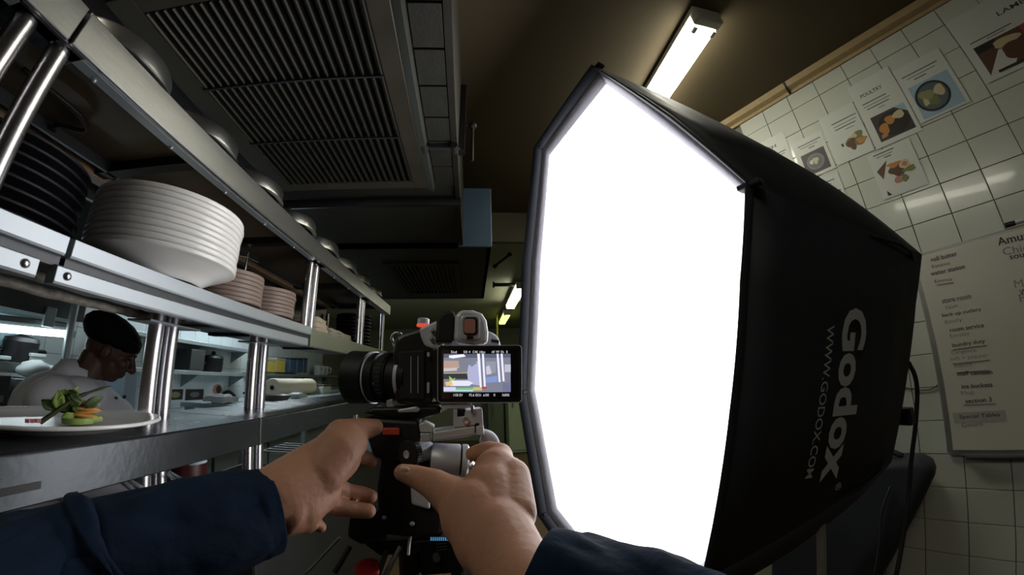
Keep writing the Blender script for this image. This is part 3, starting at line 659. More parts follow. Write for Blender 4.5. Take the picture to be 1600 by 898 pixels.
# ================================================================== THINGS ON THE TOP SHELF
def lidthing(c, R, label):
    t = thing('steel_cloche', label, 'cloche', 'steel cloches along the top shelf')
    bm = BM(); lathe(bm, [(R*.92, .0), (R*1.04, .0), (R*1.04, .004), (R*.99, .007), (R*.985, .036), (R*.95, .044), (R*.6, .056), (0, .062), (0, .059), (R*.58, .053), (R*.93, .041), (R*.965, .034), (R*.96, .004), (R*.92, 0)], c, n=40, cap=False); obj('dome', bm, LIDST, t, 'auto')
    bm = BM(); lathe(bm, [(.006, .058), (.006, .072), (.011, .078), (.011, .084), (0, .088)], c, n=16, cap=False); obj('knob', bm, STEELB, t, True)
LN = ['nearest', 'second', 'third', 'fourth', 'fifth', 'sixth', 'seventh', 'farthest']
for i, (x, y) in enumerate(((-.700, .385), (-.698, .630), (-.692, .868), (-.690, 1.118), (-.690, 1.36), (-.690, 1.61), (-.695, 1.86), (-.695, 2.13))):
    lidthing((x-.008, y, 2.0105), .116, '%s domed steel cloche in the row on the top shelf' % LN[i] if i in (0, 7) else '%s domed steel cloche from the near end of the top shelf' % LN[i])

# ------------------------------------------------------------------ middle shelf: ticket holder, folded cloths, far stacks
tk = thing('ticket_spike', 'small chrome cross-shaped holder standing behind the brown plates', 'holder')
b = AX(386, 405, -.86); b.z -= .0; bm = BM(); cyl(bm, (b.x, b.y, 1.672), (b.x, b.y, AX(386, 393, -.86).z), .005); obj('stem', bm, CHROME, tk)
bm = BM(); tube(bm, smoothpath([(b.x, b.y-.05, b.z-.004), (b.x, b.y, b.z+.008), (b.x, b.y+.07, b.z+.012)], 4), .003); obj('cross_bar', bm, CHROME, tk)
bm = BM(); lathe(bm, [(.035, 0), (.035, .004), (.006, .008)], (b.x, b.y, 1.672), n=20); obj('foot', bm, CHROME, tk)
CLO = mat('beige_cloth', (.36, .31, .23), .9, 0, .3, 30, .3, 40); LACE = mat('patterned_cloth', (.26, .24, .19), .9, 0, .9, 90, .2, 60)
def cloth(c, s, m, label, rz=0, name='folded_cloth'):
    t = thing(name, label, 'cloth', 'cloths on the middle shelf'); z = c[2]; n = 3
    for k in range(n):
        bm = BM(); box(bm, (0, 0, 0), (s[0]-.006*k, s[1]-.008*k, s[2]/n*.94))
        bmesh.ops.subdivide_edges(bm, edges=bm.edges[:], cuts=5, use_grid_fill=True)
        for v in bm.verts: v.co += Vector((noise.noise(v.co*9+Vector((k*3, 1, 0))), noise.noise(v.co*9+Vector((7, k, 3))), noise.noise(v.co*11+Vector((k, 9, 2)))*.35))*.010
        o = obj('fold', bm, m, t, True); o.location = (c[0], c[1], z+s[2]/n*(k+.5)); o.rotation_euler = (0, 0, rz)
cloth((-.70, 1.40, 1.672), (.14, .12, .065), CLO, 'small heap of folded beige cloth behind the chrome posts')
cloth((-.74, 1.66, 1.672), (.20, .32, .042), LACE, 'long patterned beige cloth folded in the far bay', .05)
stackof('dark_plate', 9, (-.76, 2.15, 1.675), .11, .028, .06, .022, BLACKC, lab('small dark plate stacked in the farthest bay', 9), 'dark plates in the farthest bay', .002)

# ================================================================== PLATED DISH ON THE PASS
dp = tag(obj('dinner_plate', plate_bm(.180, .020, .115, .0045, n=72), WHITEP, None, True), 'large white rimmed plate holding the garnished dish on the pass', 'plate'); dp.location = (-.795, .545, 1.378)
fd = thing('plated_dish', 'green leaves and orange carrot arranged on the large white plate', 'food')
GL = [mat('leaf_%d' % i, c, .5, 0, .3, 40) for i, c in enumerate(((.10, .20, .03), (.20, .30, .05), (.06, .10, .03), (.30, .36, .08)))]
CAR = mat('carrot', (.62, .30, .08), .4, 0, .2, 60); CUC = mat('cucumber', (.36, .48, .12), .4, 0, .2, 50); PNK = mat('pink_radish', (.55, .22, .25), .4); STM = mat('dark_stem', (.05, .06, .025), .5)
fo = AZ(118, 660, 1.392); fo = Vector((fo.x, fo.y, 1.392))
VR = Vector((FWD.y, -FWD.x, 0)).normalized(); _v = (fo-EYE); _v.z = 0; _v.normalize(); VR = Vector((_v.y, -_v.x, 0))   # to the right as seen
def fp(dx, dz, dd=0): return fo+VR*dx+Vector((0, 0, dz))+_v*dd
sc = .00078
bm = BM(); lathe(bm, [(0, 0), (.026, 0), (.027, .004), (.026, .010), (0, .0105)], fp(.004, -.001), n=28, cap=False); obj('cucumber_slice', bm, CUC, fd, 'auto')
bm = BM(); lathe(bm, [(0, 0), (.024, 0), (.025, .004), (.022, .009), (0, .0105)], fp(.020, .002, .012), n=28, cap=False); obj('cucumber_slice', bm, CUC, fd, 'auto')
for k, (dx, dz, l, tilt) in enumerate(((.012, .013, .030, .1), (.016, .019, .032, -.12), (.014, .025, .030, .05), (.020, .031, .024, -.2), (.010, .037, .022, .1))):
    bm = BM(); ball(bm, (0, 0, 0), (l*.8, .012, .0042), Matrix.Rotation(tilt, 3, 'Y')); o = obj('carrot_slice', bm, CAR if k < 3 else mat('salmon_slice', (.60, .36, .22), .4, 0, .2, 60), fd, True); o.location = fp(dx, dz, .002*k)
    o.rotation_euler = (0, 0, math.atan2(VR.y, VR.x))
def leaf(p, d, up, L, W, m, curl=.3):
    d = d.normalized(); s = d.cross(up).normalized(); n = s.cross(d); bm = BM(); rows = []
    for i in range(7):
        t = i/6; w_ = W*math.sin(math.pi*min(1, t*.92+.06))**.8; c = p+d*(L*t)+n*(-curl*L*t*t)
        rows.append([bm.verts.new(c+s*w_*q+n*(abs(q)*w_*.4*(1+.6*math.sin(t*17)))) for q in (-1, -.5, 0, .5, 1)])
    for i in range(6):
        for j in range(4): bm.faces.new((rows[i][j], rows[i][j+1], rows[i+1][j+1], rows[i+1][j]))
    o = obj('leaf', bm, m, fd, True); q = o.modifiers.new('thick', 'SOLIDIFY'); q.thickness = .0012
rnd = random.Random(3)
for k in range(26):
    a = rnd.uniform(-1.3, 1.3); u = rnd.uniform(-.6, .6)
    p = fp(rnd.uniform(-.035, .02), rnd.uniform(.006, .042), rnd.uniform(-.01, .02))
    leaf(p, VR*math.sin(a)+Vector((0, 0, 1))*math.cos(a)*.9+_v*u, -_v, rnd.uniform(.018, .032), rnd.uniform(.006, .011), GL[rnd.randrange(4)], rnd.uniform(.1, .6))
bm = BM(); tube(bm, smoothpath([fp(-.055, .000, -.004), fp(-.035, .018, -.006), fp(-.005, .044, -.008), fp(.030, .062, -.008), fp(.052, .070, -.008)], 5), [.0045]*8+[.004]*5+[.0025]*5+[.0012]*3, 8); obj('stem', bm, STM, fd, True)
for dx in (-.066, -.058, -.072):
    bm = BM(); box(bm, fp(dx, .004, dx*.2), (.008, .008, .007), Matrix.Rotation(dx*60, 3, 'Z')); obj('radish_cube', bm, PNK, fd, bevel=.001)

# ================================================================== CAMERA ON ITS GIMBAL
KD = .56; KO = AD(690, 600, KD); KN = -ray(690, 600); KC = KO.dot(KN)
KX = (RGT-KN*RGT.dot(KN)).normalized(); KY = KN.cross(KX); KY = KY if KY.z > 0 else -KY
KPX = PXR(690, 600, KD)
def K(px, py, dz=0): return APL(px, py, KN, KC)+KN*dz           # a point of the rig: place in the rig's plane, then towards the viewer
def kprism(name, px, dz0, dz1, m, parent, bevel=.003):
    bm = BM(); prism(bm, [K(*p, dz0) for p in px], KN*(dz1-dz0)); return obj(name, bm, m, parent, bevel=bevel)
def rr(x0, y0, x1, y1, r=4, n=4):
    out = []
    for cx, cy, a0 in ((x1-r, y0+r, -90), (x1-r, y1-r, 0), (x0+r, y1-r, 90), (x0+r, y0+r, 180)):
        for i in range(n+1):
            a = math.radians(a0+90*i/n); out.append((cx+r*math.cos(a), cy+r*math.sin(a)))
    return out
cm = thing('mirrorless_camera', 'black and silver mirrorless camera with long lens and lit rear screen on the gimbal', 'camera')
kprism('body', [(612, 548), (616, 527), (626, 520), (652, 512), (668, 508), (690, 512), (692, 632), (640, 634), (616, 630)], -.085, -.012, BLACKP, cm, .006)
kprism('grip_panel', [(622, 548), (664, 545), (664, 626), (624, 624)], -.014, -.008, RUBBER, cm, .003)
for x in (641, 652):
    kprism('panel_seam', [(x, 556), (x+1.2, 556), (x+1.2, 614), (x, 614)], -.009, -.0065, SILVER, cm, 0)
kprism('top_plate', [(654, 512), (690, 496), (694, 540), (680, 546), (672, 543), (664, 540), (658, 528)], -.06, -.006, SILVERL, cm, .004)
kprism('top_plate', [(690, 508), (748, 508), (772, 516), (782, 522), (786, 536), (786, 541), (690, 541)], -.07, -.022, SILVERL, cm, .006)
kprism('name_badge', [(770, 527), (783, 529), (783, 534), (770, 532)], -.0225, -.0205, STEELD, cm, .0005)
kprism('finder_hood', [(680, 536), (682, 500), (690, 489), (702, 484), (711, 487), (709, 537)], -.045, .002, RUBBER, cm, .007)
eye = kprism('eyecup', [(709, 528), (711, 495), (718, 486), (738, 486), (752, 491), (759, 502), (762, 520), (761, 538), (740, 540), (712, 536)], -.012, .012, SILVERL, cm, .006)
kprism('eyecup_recess', rr(719, 495, 749, 533, 6), .010, .0145, SILVER, eye, .002)
kprism('eyecup_well', rr(723, 498, 745, 526, 6), .013, .0160, BLACKP, eye, .001)
kprism('eyepiece_glass', rr(724, 501, 741, 523, 4), .0155, .0170, mat('pink_coated_glass', (.55, .26, .22), .12, 0, coat=1), eye, .001)
kprism('eye_sensor', rr(728, 527, 738, 532, 1), .0145, .0158, BLACKP, eye, 0)
for x, y in ((675, 515), (673, 527)):
    bm = BM(); cyl(bm, K(x, y, -.008), K(x, y, .004), 3.4*KPX); obj('button', bm, SILVER, cm, bevel=.001)
# dial with red ring, strap lug
c = K(659, 504, -.04); bm = BM(); lathe(bm, [(0, 0), (.0115, 0), (.0115, .004), (0, .004)], c, KY, 24, False); obj('red_ring', bm, mat('red_glow_ring', (.7, .08, .05), .4, 0, emit=(1, .1, .05), estr=.4), cm, 'auto')  # a faint red glow is added to the ring's colour
bm = BM(); lathe(bm, [(0, .004), (.0105, .004), (.0105, .013), (.009, .0145), (0, .0145)], c, KY, 20, False); obj('mode_dial', bm, SILVER, cm, 'auto')
bm = BM(); tube(bm, [K(617+9*math.cos(a), 524+9*math.sin(a), -.03) for a in np.linspace(.4, 5.6, 14)], .0022, 8); obj('strap_lug', bm, CHROME, cm, True)
kprism('lug_plate', [(608, 532), (618, 530), (622, 536), (610, 539)], -.04, -.03, SILVERL, cm, .001)
# hinge and screen
kprism('hinge', rr(676, 545, 690, 630, 3), -.012, .004, BLACKP, cm, .002)
for a, b in ((550, 557), (597, 614)): kprism('hinge_pin', rr(667, a, 671, b, 1.5), -.008, -.002, SILVERL, cm, .0005)
scr = kprism('rear_screen', rr(684, 541, 812, 628, 5), .004, .014, BLACKP, cm, .002)
bm = BM(); o_ = rr(684, 541, 812, 628, 5); tube(bm, [K(*p, .0135) for p in o_+[o_[0]]], .0007, 6, False); obj('screen_trim', bm, SILVER, scr)
kprism('screen_glass', rr(690, 547, 806, 622, 2), .0138, .0146, mat('dark_screen_glass', (.008, .008, .011), .12, coat=.5), scr, 0)
kprism('warning_mark', [(675, 627), (682, 627), (678.5, 621)], .002, .0048, SILVERL, scr, 0)
def se(n, c, s=.75): return emat('screen_'+n, c, s)
dsp = kprism('display', [(693, 554), (795, 554), (795, 612), (693, 612)], .0145, .0149, se('base', (.20, .21, .27)), scr, 0)
def dpx(x, y): return 693+x*1.02, 554+y*.58      # 0..100 across and down the display
PICS = [('sky', [(0, 0), (100, 0), (100, 10), (0, 10)], (.10, .11, .16)), ('lamp', [(8, 4), (30, 1), (33, 7), (14, 12), (8, 10)], (.85, .85, 1)), ('tan', [(0, 18), (22, 18), (24, 38), (0, 40)], (.45, .32, .26)),
    ('tan2', [(0, 38), (20, 36), (20, 44), (0, 46)], (.55, .50, .52)), ('shadow', [(0, 50), (36, 50), (36, 66), (0, 66)], (.04, .04, .05)), ('line', [(0, 50), (40, 49), (40, 51), (0, 52)], (.5, .4, .12)),
    ('coat', [(37, 30), (44, 20), (52, 20), (56, 60), (56, 84), (37, 78), (35, 50)], (.42, .42, .62)), ('head', [(38, 28), (46, 16), (50, 24), (42, 34)], (.20, .22, .32)),
    ('post', [(50, 0), (54, 0), (57, 88), (54, 88)], (.80, .78, 1)), ('post2', [(57, 0), (60, 0), (63, 86), (60, 86)], (.80, .78, 1)), ('scene', [(63, 20), (78, 20), (78, 50), (63, 50)], (.28, .29, .36)), ('cook', [(63, 34), (68, 30), (72, 52), (64, 55)], (.55, .54, .66)),
    ('cloth', [(63, 62), (80, 58), (80, 74), (63, 76)], (.22, .30, .60)), ('post3', [(79, 0), (82, 0), (85, 74), (82, 74)], (.80, .78, 1)), ('post4', [(85, 0), (88, 0), (91, 72), (88, 72)], (.80, .78, 1)), ('wall', [(91, 28), (100, 28), (100, 48), (91, 48)], (.50, .50, .58)),
    ('plate', [(2, 76), (12, 70), (36, 70), (44, 76), (38, 84), (10, 84)], (.75, .75, .85)), ('green', [(8, 58), (14, 66), (18, 62), (15, 70), (9, 70)], (.35, .55, .10)), ('food', [(2, 74), (12, 72), (14, 82), (4, 84)], (.75, .50, .18)),
    ('bar0', [(0, 87), (18, 87), (18, 98), (0, 98)], (.62, .62, .80)), ('bar1', [(18, 89), (44, 89), (44, 93), (18, 93)], (.18, .50, .30)), ('bar2', [(44, 87), (57, 87), (57, 96), (44, 96)], (.55, .48, .15)), ('bar3', [(57, 86), (64, 86), (64, 92), (57, 92)], (.45, .06, .06)), ('bar4', [(18, 94), (44, 94), (44, 98), (18, 98)], (.45, .75, .62)), ('map', [(88, 76), (100, 76), (100, 100), (88, 100)], (.16, .17, .28))]
for i, (n, pts, c) in enumerate(PICS):
    kprism('display_area', [dpx(*p) for p in pts], .0149+.00005*i, .0150+.00005*i, se(n, c), dsp, 0)
INKW = emat('screen_text', (.75, .75, .8), .6)
def ktext(s, px, py, wpx, hpx, dz=.0155): return placetext('display_text', s, K(px, py, dz), KX, KY, INKW, dsp, wpx*KPX, hpx*KPX)
for s, x, y, wd in (('Std', 704, 553, 9), ('50', 723, 553, 6), ('4', 731, 553, 2.5), ('C4K 10bit', 737, 553, 20), ('AF', 766, 553, 5), ('MF', 773, 553, 5), ('5h', 780, 553, 5), ('x', 788, 553, 3), ('1/50 EV', 708, 618.5, 14), ('F5.6 ISO1', 732, 618.5, 18), ('±00', 753, 618.5, 9), ('0', 769, 618.5, 2.5), ('5600K', 782, 618.5, 12)):
    ktext(s, x, y, wd, 4)
# lens, pointing left and away
LA = (K(540, 588, -.075)-K(640, 590, -.035)).normalized(); LO = K(632, 589, -.045); PR_ = KPX
lp = lambda d: LO+LA*(d*PR_)
def lens(nm, prof, m, par): bm = BM(); lathe(bm, [(r*PR_, d*PR_) for r, d in prof], LO, LA, 40, False); return obj(nm, bm, m, par, 'auto')
ln = lens('lens_barrel', [(0, -10), (38, -10), (38, 22), (41, 24), (41, 40), (40, 41), (40, 44), (43, 46), (43, 64), (0, 64)], BLACKM, cm)
lens('focus_ring', [(41.5, 26), (42.6, 27), (42.6, 38), (41.5, 39)], RUBBER, ln); lens('lens_band', [(43.2, 60), (44.6, 60), (44.6, 63), (43.2, 63)], SILVER, ln)
for d in np.arange(0, 2*math.pi, math.pi/20):
    u, v = frame_of(LA); c = lp(32)+(u*math.cos(d)+v*math.sin(d))*42.4*PR_; bm = BM(); box(bm, c, (.0015, .0015, .0015))
    tube_ = BM(); cyl(tube_, c-LA*5*PR_, c+LA*5*PR_, .0012, n=6); bm.free(); obj('grip_rib', tube_, RUBBER, ln)
lens('lens_hood', [(40, 64), (45, 66), (46, 92), (47, 104), (45.5, 104), (44, 70), (0, 68)], BLACKP, ln)
bm = BM(); tube(bm, [lp(50)+KN*.040-KY*.01, lp(56)+KN*.040-KY*.01], .003); obj('lens_switch', bm, SILVER, ln)
lens('front_glass', [(0, 71), (38, 70.5), (38, 69)], mat('lens_glass', (.01, .012, .03), .05, coat=1), ln)
lens('mount_foot', [(38.6, 0), (40, 0), (40, 6), (38.6, 6)], SILVER, ln)

gb = thing('gimbal', 'silver and black motorised gimbal carrying the camera, held in both hands', 'gimbal')
kprism('base_plate', [(580, 637), (690, 635.5), (690, 646), (660, 655), (600, 652), (566, 646)], -.075, -.010, BLACKM, gb, .004)
kprism('lens_support', [(598, 626), (609, 624), (611, 642), (599, 642)], -.05, -.035, SILVER, gb, .002)
kprism('sliding_plate', [(620, 640), (650, 635), (657, 640), (652, 644), (622, 645)], -.02, -.004, SILVER, gb, .002)
kprism('clamp_rail', [(691, 629), (736, 629), (737, 634), (727, 637), (700, 638), (695, 642), (691, 641)], -.03, .010, SILVERL, gb, .002)
kprism('clamp_block', [(709, 639), (714, 638), (714, 650), (725, 650), (727, 640), (752, 637), (754, 665), (748, 666), (748, 660), (742, 660), (742, 662), (716, 666), (709, 666)], -.03, .012, SILVERL, gb, .0015)
kprism('clamp_back', [(710, 640), (752, 640), (752, 668), (710, 668)], -.034, .002, BLACKM, gb, 0)
bm = BM(); lathe(bm, [(0, -.01), (5.2*KPX, -.01), (5.2*KPX, .009), (4*KPX, .012), (0, .0125)], K(727, 655.5, .006), KN, 20, False); obj('thumb_screw', bm, CHROME, gb, 'auto')
kprism('lock_lever', [(733, 630), (739, 632), (740, 645), (735, 645)], .008, .018, CHROME, gb, .002)
kprism('arm', [(677, 672), (741, 663), (742, 678), (677, 688)], -.03, .014, SILVER, gb, .003)
kprism('arm_end', [(743, 664), (754, 662), (755, 678), (743, 678)], -.03, .0135, SILVERL, gb, .002)
kprism('elbow', [(655, 661), (663, 658), (679, 666), (677, 674), (657, 674)], -.03, .010, SILVERL, gb, .002)
kprism('elbow_block', [(657, 675), (673, 675), (674, 688), (658, 688)], -.03, .012, SILVER, gb, .002)
bm = BM(); tube(bm, smoothpath([K(752, 680, 0), K(764, 684, 0), K(770, 694, 0), K(769, 712, -.005), K(762, 730, -.012), K(745, 745, -.02)], 5), 5*KPX, 12, flat=2.2); obj('curved_arm', bm, SILVERL, gb, 'auto')
ma = (K(760, 722, .0)-K(660, 716, .0)).normalized(); mc = K(698, 720, -.012)
def mot(nm, prof, m): bm = BM(); lathe(bm, [(r*KPX, d*KPX) for r, d in prof], mc, ma, 40, False); return obj(nm, bm, m, gb, 'auto')
mot('motor', [(0, -24), (22, -24), (24, -20), (25, 18), (24, 20), (0, 20)], SILVER); mot('motor_gap', [(0, 20), (23, 20), (23, 23), (0, 23)], BLACKM); mot('motor_cap', [(0, 23), (25, 23), (25.5, 31), (22, 34), (0, 34)], SILVERL)
bm = BM(); cyl(bm, K(736, 730, .004), K(742, 725, .006), .007); obj('chrome_pin', bm, CHROME, gb, 'auto')
ka = (KN*.75-KX*.66).normalized(); kc = K(652, 708, -.008)
bm = BM(); lathe(bm, [(0, -.025), (15*KPX, -.025), (16.5*KPX, .010), (0, .010)], kc, ka, 32, False); obj('knob_hub', bm, SILVER, gb, 'auto')
bm = BM(); n = 72; pr = []
for rr_, h in ((20.5, .010), (21, .0105), (21, .020), (19, .0225), (8, .0225)): pr.append((rr_*KPX, h))
u, v = frame_of(ka); prev = None
for r_, h in pr:
    cur = [bm.verts.new(kc+ka*h+(u*math.cos(2*math.pi*i/n)+v*math.sin(2*math.pi*i/n))*(r_*(1.035 if i % 2 else .975))) for i in range(n)]
    if prev: bridge(bm, prev, cur)
    prev = cur
bm.faces.new(prev); kn = obj('knurled_knob', bm, BLACKP, gb)
bm = BM(); lathe(bm, [(0, .0225), (6*KPX, .0225), (6*KPX, .0245), (3.5*KPX, .0245), (3.2*KPX, .023), (0, .023)], kc, ka, 24, False); obj('knob_cap', bm, SILVER, kn, 'auto')
kprism('handle_head', [(566, 652), (600, 655), (656, 658), (658, 690), (650, 720), (604, 726), (580, 716), (572, 690)], -.065, -.012, BLACKP, gb, .006)
kprism('record_button', rr(597, 669, 624, 680, 2), -.013, -.004, REDP, gb, .0015)
kprism('handle', [(592, 700), (652, 712), (690, 736), (700, 800), (694, 850), (640, 850), (588, 846), (584, 770)], -.075, -.020, RUBBER, gb, .010)
kprism('handle_front', [(540, 812), (600, 806), (602, 850), (560, 862), (536, 848)], -.075, -.02, BLACKP, gb, .006)
kprism('motor_housing', [(640, 752), (668, 756), (672, 800), (642, 792)], -.022, -.010, SILVERL, gb, .004)
for x, y, r_ in ((598, 814, 3), (643, 824, 3.5)):
    bm = BM(); ball(bm, K(x, y, -.016), (r_*KPX*1.2, .003, r_*KPX)); obj('stud', bm, SILVERL, gb, True)

# ------------------------------------------------------------------ tripod with rods below the gimbal
tp = thing('tripod', 'black tripod rig with steel rods and a red knob under the gimbal', 'tripod')
c0 = K(636, 860, -.05); fz = c0.z
bm = BM(); cyl(bm, c0+Vector((0, 0, -.015)), (c0.x, c0.y, .5), .02); obj('column', bm, BLACKM, tp, 'auto')
bm = BM(); prism(bm, [K(560, 862, -.10), K(700, 852, -.10), K(712, 866, -.10), K(590, 884, -.10)], KN*.07); obj('head', bm, BLACKP, tp, bevel=.004)
bm = BM(); lathe(bm, [(0, -.05), (.021, -.05), (.021, -.004), (.019, 0), (.015, 0), (.014, -.003), (0, -.003)], K(571, 892, -.015), Vector((0, -.25, 1)), 32, False); rk = obj('red_knob', bm, REDM, tp, 'auto')
bm = BM(); cyl(bm, K(571, 892, -.015)+Vector((0, 0, -.01)), K(571, 892, -.015)+Vector((0, .02, -.09)), .008); obj('knob_stem', bm, BLACKM, rk)
for p, q, r_, m in (((622, 866), (594, 918), .0045, CHROME), ((523, 852), (452, 925), .0025, STEEL), ((600, 872), (588, 905), .005, STEELD), ((722, 862), (740, 925), .010, CHROME), ((638, 850), (637, 872), .003, CHROME), ((540, 866), (520, 900), .005, BLACKM)):
    bm = BM(); cyl(bm, K(*p, -.03), K(*q, -.01), r_, n=14); obj('rod', bm, m, tp, 'auto')
kprism('follow_focus', [(652, 858), (712, 848), (716, 910), (656, 915)], -.05, -.03, BLACKM, tp, .003)
BLUE = mat('blue_scale_marks', (.10, .30, .55), .4, emit=(.1, .4, .8), estr=.35)
for i in range(9): kprism('scale_mark', [(672+3.4*i, 851), (674+3.4*i, 851), (674+3.4*i, 856.5), (672+3.4*i, 856.5)], -.0295, -.0285, BLUE, tp, 0)
for i in range(3): kprism('scale_line', [(682, 862+5*i), (699, 860+5*i), (699, 861+5*i), (682, 863+5*i)], -.0298, -.0288, STEEL, tp, 0)
bm = BM(); cyl(bm, K(682, 882, -.035), K(682, 882, -.02), .006); obj('focus_knob', bm, STEEL, tp)
kprism('side_plate', [(700, 840), (716, 842), (724, 915), (706, 915)], -.05, -.012, BLACKM, tp, .003)
for k in range(3):
    a = math.radians(90+120*k); d = Vector((math.cos(a), math.sin(a), 0)); b = Vector((c0.x, c0.y, 0))
    bm = BM(); cyl(bm, b+Vector((0, 0, fz-.12)), b+d*.45+Vector((0, 0, .55)), .016, n=12); l = obj('leg', bm, BLACKM, tp, 'auto')
    bm = BM(); cyl(bm, b+d*.45+Vector((0, 0, .57)), b+d*.62+Vector((0, 0, .012)), .011, n=12); obj('lower_leg', bm, STEELD, l, 'auto')

# ================================================================== THE PHOTOGRAPHER: arms, hands, jacket
ph = thing('person', 'person in a navy jacket reaching forward to hold the gimbal', 'person')
def hp(px, py, d): return AD(px, py, d)
def limb(bm, chain):
    for (a, b) in zip(chain[:-1], chain[1:]):
        capsule(bm, hp(*a[:3]), hp(*b[:3]), a[3]*PXR(a[0], a[1], a[2]), b[3]*PXR(b[0], b[1], b[2]), 20)
def left_hand(bm):
    limb(bm, [(300, 830, .47, 44), (392, 795, .49, 50), (440, 772, .50, 52)])
    limb(bm, [(440, 772, .50, 52), (485, 742, .515, 48), (525, 712, .53, 40)])
    limb(bm, [(500, 735, .51, 42), (530, 700, .515, 37), (541, 690, .52, 34)])          # thumb base
    limb(bm, [(455, 800, .50, 40), (478, 810, .51, 24)])                                # heel of the hand
    limb(bm, [(470, 790, .505, 38), (500, 765, .52, 34)])
    limb(bm, [(535, 682, .525, 29), (560, 672, .538, 20), (576, 669, .543, 16), (586, 667, .545, 13.5)])   # thumb
    limb(bm, [(530, 720, .545, 22), (556, 712, .565, 13), (574, 716, .575, 11.5), (580, 722, .575, 10)])      # index
    limb(bm, [(515, 755, .54, 20), (540, 768, .555, 14), (566, 772, .562, 13), (579, 775, .562, 11.5)])     # middle
    limb(bm, [(495, 780, .525, 20), (525, 791, .535, 14.5), (556, 796, .542, 13), (576, 798, .544, 12)])      # ring
    limb(bm, [(470, 805, .515, 20), (490, 815, .525, 12), (502, 824, .528, 9)])         # little finger
def right_hand(bm):
    limb(bm, [(860, 960, .31, 60), (800, 880, .345, 62), (775, 835, .365, 62)])
    limb(bm, [(765, 845, .365, 58), (745, 800, .38, 54)])
    limb(bm, [(775, 830, .37, 56), (768, 770, .395, 50), (775, 735, .41, 36)])
    limb(bm, [(735, 810, .38, 48), (720, 785, .395, 38), (706, 774, .40, 32)])          # ball of the thumb
    limb(bm, [(712, 780, .40, 34), (680, 757, .41, 25), (655, 746, .418, 19), (640, 741, .42, 16.5), (629, 738, .42, 14)])   # thumb
    limb(bm, [(778, 730, .41, 30), (781, 712, .425, 21), (764, 703, .44, 15), (748, 706, .447, 13), (738, 709, .45, 11.5)])   # index
    limb(bm, [(795, 745, .415, 26), (800, 730, .44, 17), (785, 722, .46, 13), (765, 726, .467, 11)])
    limb(bm, [(802, 765, .41, 24), (812, 755, .435, 16), (798, 750, .46, 12), (778, 752, .468, 10.5)])
    limb(bm, [(805, 785, .405, 22), (815, 780, .43, 14), (803, 778, .45, 11), (788, 780, .458, 9.5)])
    limb(bm, [(800, 800, .375, 40), (800, 745, .40, 30)])
blob('hand', left_hand, SKIN, ph, .0022, 10, .5)['label'] = 'left hand gripping the gimbal handle'
blob('hand', right_hand, SKIN, ph, .0020, 10, .5)['label'] = 'right hand with thumb on the knurled knob'
def nail(px, py, d, d2, rx, ry, rot):
    u, v = frame_of(-ray(px, py)); n = -ray(px, py); c = hp(px, py, d)-n*0
    ex = (hp(d2[0], d2[1], d)-c).normalized(); ey = n.cross(ex).normalized()
    M = Matrix((ex*1.0, ey, n)).transposed(); bm = BM(); ball(bm, c, (rx*PXR(px, py, d), ry*PXR(px, py, d), .0018), M @ Matrix.Rotation(rot, 3, 'X')); obj('thumbnail', bm, NAIL, ph, True)
nail(582, 663, .5372, (591, 661), 7, 4.5, -.5)
nail(633, 734, .4105, (621, 730), 9, 5.5, -.4)
def sleeve(name, pts, m, thick=.005, wr=.0035, seed=0, seg=56, k=9, parent=ph, capend=False):
    """a cloth tube with folds; pts = (px, py, distance, radius in pixels) or (Vector, radius)"""
    P = [hp(*p[:3]) if len(p) == 4 else p[0] for p in pts]; R = [p[3]*PXR(p[0], p[1], p[2]) if len(p) == 4 else p[1] for p in pts]
    path = smoothpath(P, k); rad = [max(.02, v.x) for v in smoothpath([Vector((r, 0, 0)) for r in R], k)]
    bm = BM(); prev = None; u = None; m_ = len(path); L = 0
    for i in range(m_):
        d = (path[min(i+1, m_-1)]-path[max(i-1, 0)]).normalized()
        if i: L += (path[i]-path[i-1]).length
        if u is None: u, _ = frame_of(d)
        u = (u-d*u.dot(d)).normalized(); v = d.cross(u); cur = []
        for j in range(seg):
            a = 2*math.pi*j/seg; q = Vector((math.cos(a)*1.6, math.sin(a)*1.6, L*16+math.sin(a+seed)*1.1))
            w_ = noise.noise(q+Vector((seed*7.1, 3, 1)))*wr*2.2+noise.noise(q*2.3+Vector((seed, 0, 5)))*wr
            cur.append(bm.verts.new(path[i]+(u*math.cos(a)+v*math.sin(a))*(rad[i]+w_*(0.35 if L < .02 else 1))))
        if prev: bridge(bm, prev, cur)
        prev = cur
    o = obj(name, bm, m, parent, True); s = o.modifiers.new('thick', 'SOLIDIFY'); s.thickness = thick; s.offset = -1
    return o
LSH, RSH = Vector((-.21, -.16, 1.27)), Vector((.21, -.16, 1.27))
ls = sleeve('sleeve', [(424, 797, .50, 66), (395, 806, .495, 72), (330, 826, .485, 84), (240, 850, .475, 92), (130, 880, .465, 100), (0, 915, .44, 106), (-150, 960, .40, 108), (AD(-330, 1080, .33), .058), (LSH, .075)], NAVY, seed=1)
sleeve('sleeve_overlap', [(176, 856, .464, 106), (140, 878, .465, 108), (60, 898, .455, 110), (0, 915, .44, 113), (-80, 935, .42, 115)], NAVY, seed=2, thick=.004)
for off in (0, 9):
    pth = []; a_, b_ = hp(165-off, 872+off*.25, .466), hp(130-off, 880+off*.25, .465); d = (b_-a_).normalized(); u, v = frame_of(d); R_ = 108.6*PXR(165, 872, .466)
sleeve('sleeve', [(836, 905, .330, 88), (858, 916, .328, 98), (930, 952, .325, 116), (1020, 985, .32, 124), (1120, 1020, .30, 128), (AD(1260, 1120, .27), .055), (AD(1400, 1300, .27), .06), (RSH, .075)], NAVY, seed=4)
